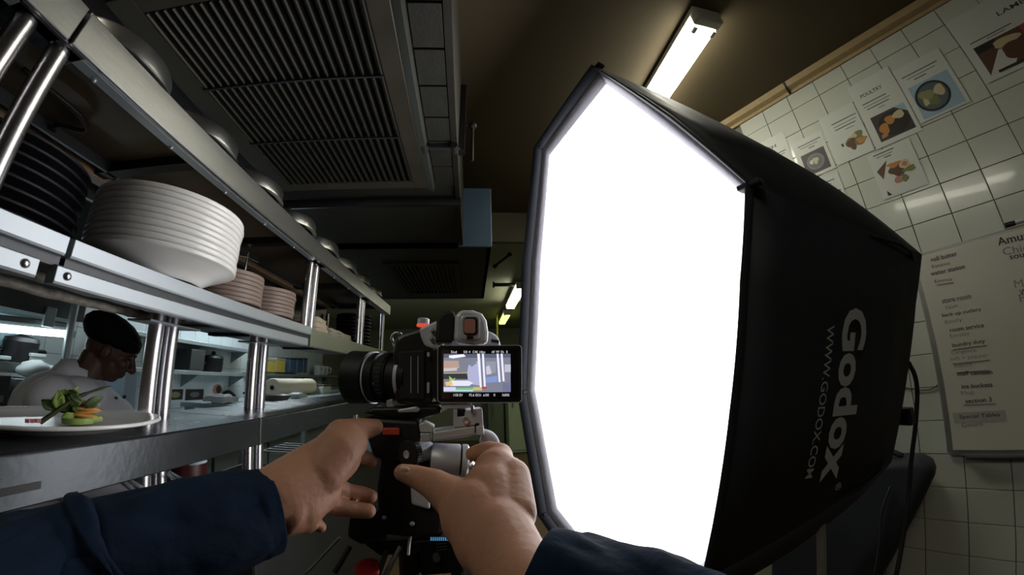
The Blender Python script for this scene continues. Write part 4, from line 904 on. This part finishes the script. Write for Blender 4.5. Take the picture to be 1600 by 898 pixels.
def torso(bm):
    capsule(bm, LSH, (-.1, -.2, 1.33), .075, .08); capsule(bm, RSH, (.1, -.2, 1.33), .075, .08)
    capsule(bm, (-.1, -.2, 1.22), (-.1, -.2, .92), .13, .13); capsule(bm, (.1, -.2, 1.22), (.1, -.2, .92), .13, .13); capsule(bm, (0, -.22, 1.2), (0, -.2, .9), .14, .14)
blob('jacket', torso, NAVY, ph, .02, 4)
def legs(bm):
    for s in (-1, 1):
        capsule(bm, (s*.1, -.2, .92), (s*.11, -.19, .5), .10, .075); capsule(bm, (s*.11, -.19, .5), (s*.11, -.22, .09), .075, .055)
blob('trousers', legs, mat('dark_trousers', (.02, .02, .025), .9), ph, .02, 4)
def headb(bm):
    ball(bm, (0, -.25, 1.56), (.078, .095, .115)); capsule(bm, (0, -.24, 1.33), (0, -.24, 1.48), .06, .055); capsule(bm, (0, -.155, 1.55), (0, -.152, 1.53), .012, .014)
    for s in (-1, 1): ball(bm, (s*.078, -.25, 1.555), (.012, .02, .03))
blob('head', headb, SKIN, ph, .008, 4)
for s in (-1, 1):
    bm = BM(); capsule(bm, (s*.11, -.25, .045), (s*.12, -.06, .04), .042, .038); obj('shoe', bm, BLACKP, ph, True)

# ================================================================== THE CHEF BEHIND THE PASS
ch = thing('person', 'chef in white jacket and black cap bending over the work behind the pass', 'person')
CF = Vector((.66, .75, 0)).normalized(); CR = Vector((CF.y, -CF.x, 0))     # facing; his right hand side is towards the camera
hc = AD(172, 548, 1.92); CB = Vector((hc.x, hc.y, 0))
tilt = math.radians(24)
HU = Vector((0, 0, math.cos(tilt)))+CF*math.sin(tilt); HF = CF*math.cos(tilt)-Vector((0, 0, math.sin(tilt)))
HM = Matrix((HF, CR, HU)).transposed()
def hd(f, r, u): return hc+HF*f+CR*r+HU*u
def chead(bm):
    ball(bm, hd(-.005, 0, .02), (.098, .076, .100), HM); ball(bm, hd(.030, 0, -.045), (.066, .056, .070), HM)
    ball(bm, hd(.052, 0, -.088), (.030, .030, .022), HM)                                   # chin
    capsule(bm, hd(.088, 0, .012), hd(.112, 0, -.030), .011, .017); ball(bm, hd(.100, .013, -.033), .010); ball(bm, hd(.100, -.013, -.033), .010)   # nose
    ball(bm, hd(.084, 0, -.058), (.017, .026, .008), HM); ball(bm, hd(.080, 0, -.071), (.017, .024, .009), HM)      # lips
    capsule(bm, hd(.085, .035, .028), hd(.090, -.035, .028), .011, .011)                       # brow
    for s in (-1, 1): ball(bm, hd(-.008, s*.076, -.012), (.018, .010, .030), HM); ball(bm, hd(.066, s*.038, -.025), .026)
    capsule(bm, hd(-.03, 0, -.06), hc-CF*.09+Vector((0, 0, -.17)), .058, .066)
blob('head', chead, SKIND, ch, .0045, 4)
for s in (-1, 1):
    bm = BM(); ball(bm, hd(.083, s*.032, .010), (.010, .013, .010), HM); obj('eye', bm, mat('eye_dark', (.06, .045, .04), .3), ch, True)
bm = BM(); ball(bm, hd(-.028, 0, .062), (.128, .100, .076), HM @ Matrix.Rotation(.12, 3, 'Y')); obj('cap', bm, CAPB, ch, True)
bm = BM(); lathe(bm, [(.103, 0), (.106, .004), (.106, .034), (.103, .038)], hd(-.008, 0, .025), HU-HF*.08, 32, False); o = obj('cap_band', bm, CAPB, ch, True); o.modifiers.new('t', 'SOLIDIFY').thickness = .004
nk = hc-CF*.105+Vector((0, 0, -.105))
def cjacket(bm):
    capsule(bm, nk+CR*.17-CF*.05+Vector((0, 0, -.085)), nk-CR*.17-CF*.05+Vector((0, 0, -.085)), .085, .085)
    capsule(bm, nk-CF*.03+Vector((0, 0, -.07)), nk-CF*.02+Vector((0, 0, -.01)), .115, .074); capsule(bm, nk-CF*.08+Vector((0, 0, -.12)), nk-CF*.10+Vector((0, 0, -.4)), .13, .13)
    for s in (-1, 1):
        capsule(bm, nk+CR*(s*.08)-CF*.02+Vector((0, 0, -.14)), nk+CR*(s*.07)-CF*.06+Vector((0, 0, -.58)), .115, .12)
        e = nk+CR*(s*.235)+CF*.03+Vector((0, 0, -.36)); capsule(bm, nk+CR*(s*.19)-CF*.03+Vector((0, 0, -.09)), e, .068, .056); capsule(bm, e, e+CF*.24-CR*(s*.06)+Vector((0, 0, -.03)), .054, .042)
    capsule(bm, nk+CF*.125+CR*.03+Vector((0, 0, -.17)), nk+CF*.12+CR*.03+Vector((0, 0, -.5)), .105, .12); capsule(bm, nk+CF*.03+Vector((0, 0, -.06)), nk+CF*.12+CR*.03+Vector((0, 0, -.17)), .08, .105); capsule(bm, nk+CF*.02+CR*.08+Vector((0, 0, -.10)), nk+CF*.06+CR*.08+Vector((0, 0, -.4)), .10, .12)
cj = blob('jacket', cjacket, CHEFW, ch, .008, 8)
bpy.context.view_layer.update()
bm = BM(); lathe(bm, [(.079, -.02), (.076, .012), (.071, .036)], nk-CF*.005+Vector((0, 0, .0)), Vector((0, 0, 1))+CF*.35, 28, False); o = obj('collar', bm, CHEFW, ch, True); o.modifiers.new('t', 'SOLIDIFY').thickness = .006
for p in ((181, 622), (194, 620)):
    _h = cj.ray_cast(EYE, ray(*p)); q = _h[1] if _h[0] else AD(*p, 1.70); bm = BM(); ball(bm, q, .007); obj('button', bm, BLACKP, ch, True)
def chand(bm):
    for s in (-1, 1):
        w0 = nk+CR*(s*.175)+CF*.28+Vector((0, 0, -.39)); capsule(bm, w0-CF*.05, w0+CF*.09, .028, .036)
        for k in range(4): b0 = w0+CF*.1+CR*(s*(.03-.02*k)); capsule(bm, b0, b0+CF*.06+Vector((0, 0, -.03)), .010, .008)
        capsule(bm, w0+CF*.04-CR*(s*.03), w0+CF*.10-CR*(s*.055)+Vector((0, 0, -.02)), .013, .010)
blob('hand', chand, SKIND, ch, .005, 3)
def clegs(bm):
    for s in (-1, 1):
        capsule(bm, CB+CR*(s*.09)-CF*.12+Vector((0, 0, .95)), CB+CR*(s*.10)-CF*.10+Vector((0, 0, .5)), .11, .08); capsule(bm, CB+CR*(s*.10)-CF*.10+Vector((0, 0, .5)), CB+CR*(s*.10)-CF*.13+Vector((0, 0, .08)), .08, .06)
blob('trousers', clegs, mat('chef_trousers', (.03, .03, .035), .9), ch, .015, 4)
for s in (-1, 1):
    bm = BM(); capsule(bm, CB+CR*(s*.10)-CF*.16+Vector((0, 0, .045)), CB+CR*(s*.11)+CF*.02+Vector((0, 0, .04)), .043, .038); obj('shoe', bm, BLACKP, ch, True)

# ================================================================== THE KITCHEN BEHIND THE PASS
XW = -2.82
tme = None
for i in range(25):
    for k in range(8):
        if tme is None:
            bm = BM(); box(bm, (0, 0, 0), (.012, .196, .196)); to = obj('tile', bm, TILEK, wall_left, bevel=.002); tme = to.data
        else:
            to = bpy.data.objects.new('tile', tme); COL.objects.link(to); to.parent = wall_left
        to.location = (XW+.005, 1.45+.2*i, .95+.1+.2*k-.0); to.rotation_euler = (0, random.uniform(-.004, .004), random.uniform(-.004, .004))
DARKK = mat('dark_kitchen_steel', (.05, .055, .055), .5, .5, .2, 6); KST = mat('kitchen_steel', (.30, .34, .35), .4, .6, .15, 6); KWH = mat('kitchen_white_enamel', (.42, .47, .48), .5)
def kbox(name, x0, x1, p0, p1, xf, m, label, cat, depth=None, group=None, parts=None, bevel=.004):
    """a box standing at plane x = xf, its corners seen at pixels p0 (top left) and p1 (bottom right)"""
    a, b = AX(*p0, xf), AX(*p1, xf); t = thing(name, label, cat, group)
    y0, y1 = sorted((a.y, b.y)); z0, z1 = sorted((a.z, b.z)); bm = BM(); bx(bm, xf-(depth or .3), xf, y0, y1, z0, z1); obj('body', bm, m, t, bevel=bevel)
    if parts: parts(t, y0, y1, z0, z1)
    return t, y0, y1, z0, z1
# wall shelves
def wshelf(y0, y1, z, label, d=.25):
    t = thing('wall_shelf', label, 'shelf', 'shelves on the kitchen back wall'); bm = BM(); bx(bm, XW+.012, XW+d, y0, y1, z-.035, z); obj('board', bm, KST, t, bevel=.003)
    for y in np.linspace(y0+.1, y1-.1, 3):
        bm = BM(); prism(bm, [(XW+.012, y, z-.035), (XW+d-.04, y, z-.035), (XW+.012, y, z-.16)], (0, .015, 0)); obj('bracket', bm, KST, t)
zl = AX(315, 580, XW+.30).z; zu = AX(320, 534, XW+.30).z; zr = AX(450, 584, XW+.30).z
wshelf(2.2, 3.85, zl, 'lower steel shelf on the kitchen back wall, near section')
wshelf(2.2, 3.85, zu, 'upper steel shelf on the kitchen back wall')
wshelf(4.0, 6.6, zr, 'steel shelf on the kitchen back wall, far section')
def pot(px, xf, z, R, H, m, label, name='cooking_pot'):
    c = AX(px, 560, xf); t = thing(name, label, 'pot'); c = Vector((xf, c.y, z))
    bm = BM(); lathe(bm, [(0, 0), (R*.93, 0), (R, .02), (R, H), (R*1.04, H+.006), (R*.98, H+.008), (R*.97, .03), (0, .02)], c, n=32, cap=False); obj('body', bm, m, t, 'auto')
    bm = BM(); lathe(bm, [(R*1.02, H+.008), (R*.95, H+.03), (0, H+.05)], c, n=32); l = obj('lid', bm, m, t, 'auto')
    bm = BM(); ball(bm, c+Vector((0, 0, H+.06)), .022); obj('knob', bm, m, l, True)
    for s in (-1, 1):
        bm = BM(); tube(bm, smoothpath([c+Vector((0, s*R, H*.7)), c+Vector((.0, s*(R+.05), H*.72)), c+Vector((.0, s*(R+.05), H*.6)), c+Vector((0, s*R, H*.58))], 4), .008, 8); obj('handle', bm, m, t, True)
    return t
pot(333, XW+.145, zl, .10, .13, BLACKM, 'black pot with lid on the lower wall shelf behind the chef')
kbox('storage_bin', 0, 0, (300, 545), (318, 579), XW+.24, DARKK, 'dark square bin beside the black pot on the wall shelf', 'bin', .2)
def cont(label, p0, p1, m, m2):
    def f(t, y0, y1, z0, z1):
        bm = BM(); bx(bm, XW+.04, XW+.238, y0+.004, y1-.004, z1, z1+.02); obj('lid', bm, m2, t, bevel=.004)
    return kbox('food_container', 0, 0, p0, p1, XW+.235, m, label, 'container', .2, None, f, .012)
YEL = mat('yellow_food', (.45, .36, .08), .5); CLR = mat('cloudy_plastic', (.35, .38, .33), .3)
cont('yellow filled plastic container on the far wall shelf', (415, 563), (430, 582), YEL, CLR)
cont('second yellow container, farther along the wall shelf', (432, 561), (446, 582), YEL, CLR)
BLB = mat('dark_blue_tin', (.05, .09, .15), .4)
for i, (a, b) in enumerate(((454, 462), (465, 472), (475, 480))): cont('%s dark blue tin beside the yellow containers' % ('nearest', 'middle', 'farthest')[i], (a, 561), (b, 582), BLB, DARKK)
MUG = mat('white_mug', (.5, .53, .52), .4)
for i, px in enumerate((496, 502, 508)):
    c = AX(px, 578, XW+.14); c = Vector((XW+.14, c.y, zr)); t = thing('white_mug', '%s white mug on the far end of the wall shelf' % ('nearest', 'middle', 'farthest')[i], 'mug', 'white mugs on the wall shelf')
    bm = BM(); lathe(bm, [(0, 0), (.05, 0), (.06, .03), (.065, .16), (.058, .16), (.053, .03), (0, .02)], c, n=24, cap=False); obj('body', bm, MUG, t, 'auto')
    bm = BM(); tube(bm, smoothpath([c+Vector((.058, 0, .13)), c+Vector((.11, 0, .12)), c+Vector((.10, 0, .05)), c+Vector((.055, 0, .04))], 4), .012, 8); obj('handle', bm, MUG, t, True)
# posters on the tiles
def kposter(label, p0, p1, pics, cat='poster'):
    a, b = AX(*p0, XW+.014), AX(*p1, XW+.014); t = thing('wall_poster', label, cat, 'posters on the kitchen back wall')
    bm = BM(); bx(bm, XW+.0115, XW+.014, *sorted((a.y, b.y)), *sorted((a.z, b.z))); obj('paper', bm, mat('kitchen_paper', (.56, .60, .62), .6), t)
    for i, (q0, q1, c, ell) in enumerate(pics):
        a, b = AX(*q0, XW+.0145), AX(*q1, XW+.0145); bm = BM(); y0, y1 = sorted((a.y, b.y)); z0, z1 = sorted((a.z, b.z)); x = XW+.0142+.0008*i
        if ell: prism(bm, [(x, (y0+y1)/2+(y1-y0)/2*math.cos(t_), (z0+z1)/2+(z1-z0)/2*math.sin(t_)) for t_ in np.linspace(0, 2*math.pi, 24, False)], (.0006, 0, 0))
        else: bx(bm, x, x+.0006, y0, y1, z0, z1)
        obj('picture', bm, PR[c], t)
kposter('white poster with two dark rounded photos behind the chrome posts', (257, 593), (320, 627), [((262, 608), (285, 624), 'black', 0), ((266, 612), (281, 621), 'olive', 1), ((290, 608), (317, 624), 'black', 0), ((297, 612), (311, 620), 'grey', 1)])
kposter('white poster with a small red and black figure', (322, 594), (348, 632), [((333, 600), (346, 616), 'pink', 1), ((338, 602), (345, 614), 'dark', 1), ((325, 622), (332, 626), 'grey', 0), ((335, 621), (344, 626), 'grey', 0)])
kposter('small dark blue poster with a pale ring between posts and paper roll', (412, 602), (426, 623), [((412, 602), (426, 623), 'black', 0), ((412, 606), (422, 622), 'blue', 1), ((414, 610), (420, 619), 'dark', 1)])
# kitchen counter, things on it
cz = AX(330, 652, -2.25).z
kc_ = thing('kitchen_counter', 'long steel worktop along the kitchen back wall', 'counter')
bm = BM(); bx(bm, XW+.012, -2.15, 2.05, 7.2, cz-.04, cz); obj('worktop', bm, mat('worktop_steel', (.35, .42, .44), .3, .7, .15, 5), kc_, bevel=.006)
for i in range(6): bm = BM(); bx(bm, XW+.05, -2.2, 1.95+.86*i, 1.95+.86*i+.82, .08, cz-.04); d = obj('cabinet_front', bm, KST, kc_, bevel=.006); bm = BM(); bx(bm, -2.20, -2.17, 2.1+.86*i, 2.5+.86*i, cz-.16, cz-.14); obj('handle', bm, STEEL, d)
PZ = 1.315; PX0 = -1.56
pc = thing('prep_counter', 'raised steel prep counter behind the pass with pan and paper roll', 'counter')
bm = BM(); bx(bm, -1.80, -1.34, 1.95, 5.4, PZ-.03, PZ); obj('top', bm, mat('worktop_steel', (.35, .42, .44), .3, .7, .15, 5), pc, bevel=.004)
for y in (2.0, 3.6, 5.3):
    for x in (-1.77, -1.37): bm = BM(); bx(bm, x-.02, x+.02, y-.02, y+.02, 0, PZ-.03); obj('leg', bm, KST, pc)
bm = BM(); bx(bm, -1.79, -1.35, 1.97, 5.38, .30, .32); obj('lower_shelf', bm, KST, pc)
c = AX(430, 634, PX0+.1); c = Vector((PX0+.1, c.y, PZ)); t = thing('frying_pan', 'black frying pan with steel rim on the prep counter', 'pan')
bm = BM(); lathe(bm, [(0, 0), (.085, 0), (.118, .038), (.121, .041), (.115, .041), (.082, .006), (0, .006)], c, n=36, cap=False); obj('body', bm, mat('pan_steel', (.35, .34, .32), .35, .7), t, 'auto')
bm = BM(); tube(bm, [c+Vector((-.02, -.115, .035)), c+Vector((-.06, -.30, .060))], .008, 8); obj('handle', bm, BLACKP, t, True)
bm = BM(); lathe(bm, [(0, .0065), (.083, .0065), (.114, .0395)], c, n=36, cap=False); obj('coating', bm, BLACKM, t, 'auto')
t = thing('paper_roll', 'cream paper towel roll lying on the prep counter', 'paper roll')
a, b = AX(424, 624, PX0-.14), AX(484, 620, PX0-.14); zz = PZ+.078; L_ = b.y-a.y
bm = BM(); lathe(bm, [(.02, 0), (.073, 0), (.077, .006), (.077, L_-.006), (.073, L_), (.02, L_)], (PX0-.14, a.y, zz), (0, 1, 0), 36, False); obj('paper', bm, mat('cream_paper', (.66, .60, .47), .9), t, 'auto')
bm = BM(); lathe(bm, [(.02, 0), (.02, L_), (.017, L_), (.017, 0)], (PX0-.14, a.y, zz), (0, 1, 0), 20, False); obj('core', bm, BR, t, 'auto')
def rag(label, p, x, s, m):
    c = AX(*p, x); t = thing('kitchen_towel', label, 'towel', 'towels on the prep counter'); bm = BM(); box(bm, (0, 0, 0), s); bmesh.ops.subdivide_edges(bm, edges=bm.edges[:], cuts=6, use_grid_fill=True)
    for v in bm.verts: v.co += Vector((noise.noise(v.co*14), noise.noise(v.co*14+Vector((4, 1, 2))), noise.noise(v.co*16+Vector((1, 5, 9)))))*.014
    o = obj('cloth', bm, m, t, True); o.location = (x, c.y, PZ+s[2]/2+.008)
    bm = BM(); box(bm, (x, c.y, PZ+s[2]+.012), (s[0]*.7, s[1]*.5, .012)); obj('fold', bm, m, t, bevel=.005)
rag('white towel at the near end of the prep counter', (345, 637), PX0, (.14, .15, .035), KWH); rag('white towel crumpled beside the frying pan', (464, 634), PX0+.12, (.10, .14, .03), KWH)
t = thing('hose', 'black hose looped against the tiles right of the posters', 'hose')
bm = BM(); tube(bm, smoothpath([AX(348, 624, XW+.05), AX(350, 615, XW+.05), AX(358, 612, XW+.05), AX(366, 618, XW+.05), AX(370, 624, XW+.05)], 5), .018, 8); obj('tube', bm, RUBBER, t, True)
bm = BM(); p = AX(370, 624, XW+.05); cyl(bm, p, p+Vector((0, 0, -.06)), .03); obj('nozzle', bm, BLACKM, t)
a, b = AX(363, 628, PX0), AX(375, 642, PX0)
plainbox('mixer', PX0-.10, PX0+.02, a.y, b.y, PZ+.002, a.z, BLACKM, 'small black appliance on the prep counter under the hose', 'appliance', extra=lambda t: obj('dial', (lambda bm: (cyl(bm, (PX0+.02, (a.y+b.y)/2, a.z-.03), (PX0+.032, (a.y+b.y)/2, a.z-.03), .012), bm)[1])(BM()), STEEL, t))
for i, (p0, p1, m, lb) in enumerate((((506, 603), (517, 630), CLR, 'cloudy tall container at the far end of the prep counter'), ((520, 608), (529, 630), KST, 'steel canister at the far end of the prep counter'), ((532, 613), (540, 632), CLR, 'small pale tub, last on the prep counter'))):
    a, b = AX(*p0, PX0), AX(*p1, PX0); t = thing('food_container', lb, 'container'); bm = BM(); bx(bm, PX0-.14, PX0, a.y, b.y, PZ, a.z); obj('body', bm, m, t, bevel=.012)
    bm = BM(); bx(bm, PX0-.143, PX0+.003, a.y-.003, b.y+.003, a.z, a.z+.015); obj('lid', bm, DARKK, t, bevel=.004)
# left end: hood lamp, blue panel, shelves
a, b = AX(-60, 506, -2.3), AX(101, 521, -2.3)
t = thing('hood_lamp', 'bright cool strip lamp under the kitchen hood, left of the chef', 'light')
bm = BM(); tube(bm, [a, b], .020, 12); obj('lamp_tube', bm, TUBEB, t, 'auto')
bm = BM(); tube(bm, [a+Vector((0, 0, .035)), b+Vector((0, 0, .035))], .014, 8, flat=2); obj('reflector', bm, KST, t)
bm = BM(); cyl(bm, b, b+(b-a).normalized()*.05, .024); obj('end_cap', bm, mat('lamp_green_cap', (.25, .40, .34), .4), t)
t = thing('kitchen_hood', 'blue grey kitchen hood panel holding the strip lamp', 'extractor hood')
za, zb = AX(50, 500, -2.35).z, AX(50, 549, -2.6).z
bm = BM(); bx(bm, -2.80, -2.25, .6, b.y+.06, za+.03, 2.4); obj('canopy', bm, mat('hood_dark_paint', (.05, .06, .06), .5), t)
bm = BM(); bx(bm, -2.80, -2.62, .6, b.y+.03, zb, za+.04); obj('back_panel', bm, mat('hood_blue_back', (.30, .46, .52), .4, .2), t)
p0, p1 = AX(78, 482, -2.2), AX(103, 560, -2.2)
pipe('steel_upright', [(-2.2, AX(103, 550, -2.2).y, 0.0), (-2.2, AX(103, 550, -2.2).y, 2.4)], .02, KST, 'pale steel upright beside the hood lamp', 'post')
kbox('wall_panel', 0, 0, (74, 478), (84, 512), -2.24, KST, 'narrow pale panel on the kitchen hood above the lamp', 'panel', .02)
z5 = AX(45, 568, -2.3).z
t = thing('side_shelf', 'steel shelf below the hood lamp left of the chef', 'shelf'); bm = BM(); bx(bm, -2.80, -2.30, .7, AX(82, 568, -2.3).y, z5-.03, z5); obj('board', bm, KST, t, bevel=.003)
bm = BM(); bx(bm, -2.31, -2.29, .7, AX(82, 568, -2.3).y, z5-.05, z5-.0); obj('edge', bm, KST, t)
pot(29, -2.45, z5, .085, .10, BLACKM, 'small black pot on the shelf below the strip lamp')
def nolid(t, y0, y1, z0, z1):
    bm = BM(); bx(bm, -2.56, -2.345, y0-.006, y1+.006, z1-.012, z1+.006); obj('flap', bm, KWH, t, bevel=.003)
kbox('cardboard_box', 0, 0, (50, 553), (68, 567), -2.35, mat('pale_box', (.40, .42, .36), .7), 'small pale box beside the black pot on the shelf', 'box', .2, None, nolid)
kbox('spice_tub', 0, 0, (3, 557), (14, 567), -2.35, DARKK, 'dark tub at the left end of the shelf below the strip lamp', 'tub', .15, None, nolid)
z6 = AX(40, 592, -2.2).z
def ovn(t, y0, y1, z0, z1):
    bm = BM(); bx(bm, -2.19, -2.17, y0+.04, y1-.04, z1-.12, z1-.09); obj('handle', bm, STEEL, t)
    bm = BM(); bx(bm, -2.2, -2.19, y0+.05, y1-.05, z0+.1, z1-.2); obj('door', bm, KST, t, bevel=.004)
y_a, y_b = AX(24, 600, -2.2).y, AX(66, 600, -2.2).y
t = thing('kitchen_cabinet', 'pale steel cabinet left of the chef', 'cabinet'); bm = BM(); bx(bm, -2.75, -2.2, y_a, y_b, 0.02, z6); obj('body', bm, KST, t, bevel=.006); ovn(t, y_a, y_b, .05, z6)
t = thing('kitchen_cabinet', 'dark steel cabinet at the far left of the kitchen', 'cabinet'); bm = BM(); bx(bm, -2.75, -2.2, .5, y_a-.02, .02, z5-.06); obj('body', bm, DARKK, t, bevel=.006); ovn(t, .5, y_a-.02, .05, z5-.06)
rag2 = AX(42, 590, -2.35); t = thing('kitchen_towel', 'white crumpled towel on the pale cabinet left of the chef', 'towel'); bm = BM(); ball(bm, (-2.27, rag2.y, z6+.045), (.06, .10, .040)); 
for v in bm.verts: v.co += Vector((noise.noise(v.co*14), noise.noise(v.co*14+Vector((3, 3, 3))), noise.noise(v.co*14+Vector((9, 1, 3)))))*.025
obj('cloth', bm, KWH, t, True); bm = BM(); ball(bm, (-2.25, rag2.y+.05, z6+.045), (.04, .05, .03)); obj('fold', bm, KWH, t, True)
# folded panel / screen at the chef's right
a, b = AX(198, 578, -1.9), AX(212, 618, -1.9)
plainbox('appliance', -2.14, -1.9, a.y, b.y, 0, a.z, mat('blue_enamel', (.30, .40, .50), .4), 'tall pale blue appliance beyond the chef behind the post', 'appliance', extra=lambda t: ovn(t, a.y, b.y, .05, a.z) if 0 else None)
# unseen lamp, added over the kitchen to brighten its back wall
fluor('fluorescent_light', (-2.02, 3.25, 2.34), .62, .12, emat('added_kitchen_fill', (.80, .93, 1), 26), 'unseen cool fluorescent light added over the kitchen behind the pass', hang=.32)
# ------------------------------------------------------------------ under the pass: lower worktop with trays and tools
lw = thing('lower_worktop', 'blue grey steel worktop below the pass', 'worktop')
LZ = 1.02
bm = BM(); bx(bm, -1.04, -.66, Y0, .58, LZ-.03, LZ); bx(bm, -1.04, -.66, .68, .93, LZ-.03, LZ); bx(bm, -1.04, -.66, 1.04, 2.9, LZ-.03, LZ); bx(bm, -1.02, -.67, .57, 1.05, LZ-.03, LZ); obj('top', bm, mat('lower_steel', (.20, .28, .34), .35, .5, .2, 5), lw)
bm = BM(); bx(bm, -1.0, -.72, Y0, .52, .06, LZ-.03); bx(bm, -1.0, -.72, 1.1, 2.8, .06, LZ-.03); obj('cabinet', bm, DARKK, lw, bevel=.01)
def tray(c, s, label, m=KST):
    t = thing('oven_tray', label, 'tray', 'trays under the pass'); x, y, z = c; a, b, h = s
    bm = BM(); bx(bm, x-a, x+a, y-b, y+b, z, z+.004); bx(bm, x-a, x-a+.004, y-b, y+b, z+.004, z+h); bx(bm, x+a-.004, x+a, y-b, y+b, z+.004, z+h); bx(bm, x-a+.004, x+a-.004, y-b, y-b+.004, z+.004, z+h); bx(bm, x-a+.004, x+a-.004, y+b-.004, y+b, z+.004, z+h); obj('pan', bm, m, t)
    bm = BM(); tube(bm, [(x+a, y-b, z+h), (x+a, y+b, z+h)], .005, 8); obj('rim', bm, STEELB, t)
tray((-.86, .36, LZ), (.13, .14, .05), 'steel tray nearest the camera under the pass'); tray((-.86, 1.28, LZ), (.13, .18, .10), 'deep dark tray under the pass beyond the second posts', DARKK)
for i, (p, q) in enumerate((((172, 736), (222, 768)), ((262, 738), (288, 756)))):
    t = thing('serving_tongs', '%s steel tongs lying under the pass' % ('longer near', 'shorter farther')[i], 'tongs', 'tongs under the pass'); a, b = AX(*p, -.80), AX(*q, -.70)
    for s in (-1, 1): bm = BM(); tube(bm, [a+Vector((0, s*.004, 0)), b+Vector((0, s*.012, -.0))], .006, 8, flat=.5); obj('arm', bm, STEELB, t, True)
    bm = BM(); ball(bm, a, .009); obj('hinge', bm, STEEL, t, True)
c = AX(293, 716, -.85); t = thing('red_pot', 'dark red lidded pot under the pass between the posts', 'pot')
bm = BM(); lathe(bm, [(0, 0), (.05, 0), (.055, .01), (.055, c.z-LZ-.01), (0, c.z-LZ)], (c.x, c.y, LZ), n=24, cap=False); obj('body', bm, mat('dark_red', (.05, .006, .008), .4), t, 'auto'); bm = BM(); ball(bm, (c.x, c.y, c.z+.012), .014); obj('knob', bm, BLACKP, t, True)
t = thing('wire_rack', 'small wire rack on the worktop under the far part of the pass', 'rack')
c = AX(365, 712, -.85); c.y += .42
for k in range(5): bm = BM(); tube(bm, [(-.95, c.y-.08+.05*k, LZ+.14), (-.72, c.y-.08+.05*k, LZ+.14)], .004, 8); obj('wire', bm, STEEL, t)
for x in (-.95, -.72): bm = BM(); tube(bm, [(x, c.y-.10, LZ), (x, c.y-.10, LZ+.14), (x, c.y+.14, LZ+.14), (x, c.y+.14, LZ)], .005, 8); obj('side_frame', bm, STEEL, t)

# ------------------------------------------------------------------ put every thing's Empty at its own base
bpy.context.view_layer.update()
for o in list(COL.objects):
    if o.type == 'EMPTY' and o.children:
        P = [c.matrix_world @ Vector(k) for c in o.children if c.type == 'MESH' for k in c.bound_box]
        if not P: continue
        base = Vector(((min(p.x for p in P)+max(p.x for p in P))/2, (min(p.y for p in P)+max(p.y for p in P))/2, min(p.z for p in P)))
        o.location = base
        for c in o.children: c.matrix_parent_inverse = Matrix.Translation(-base)
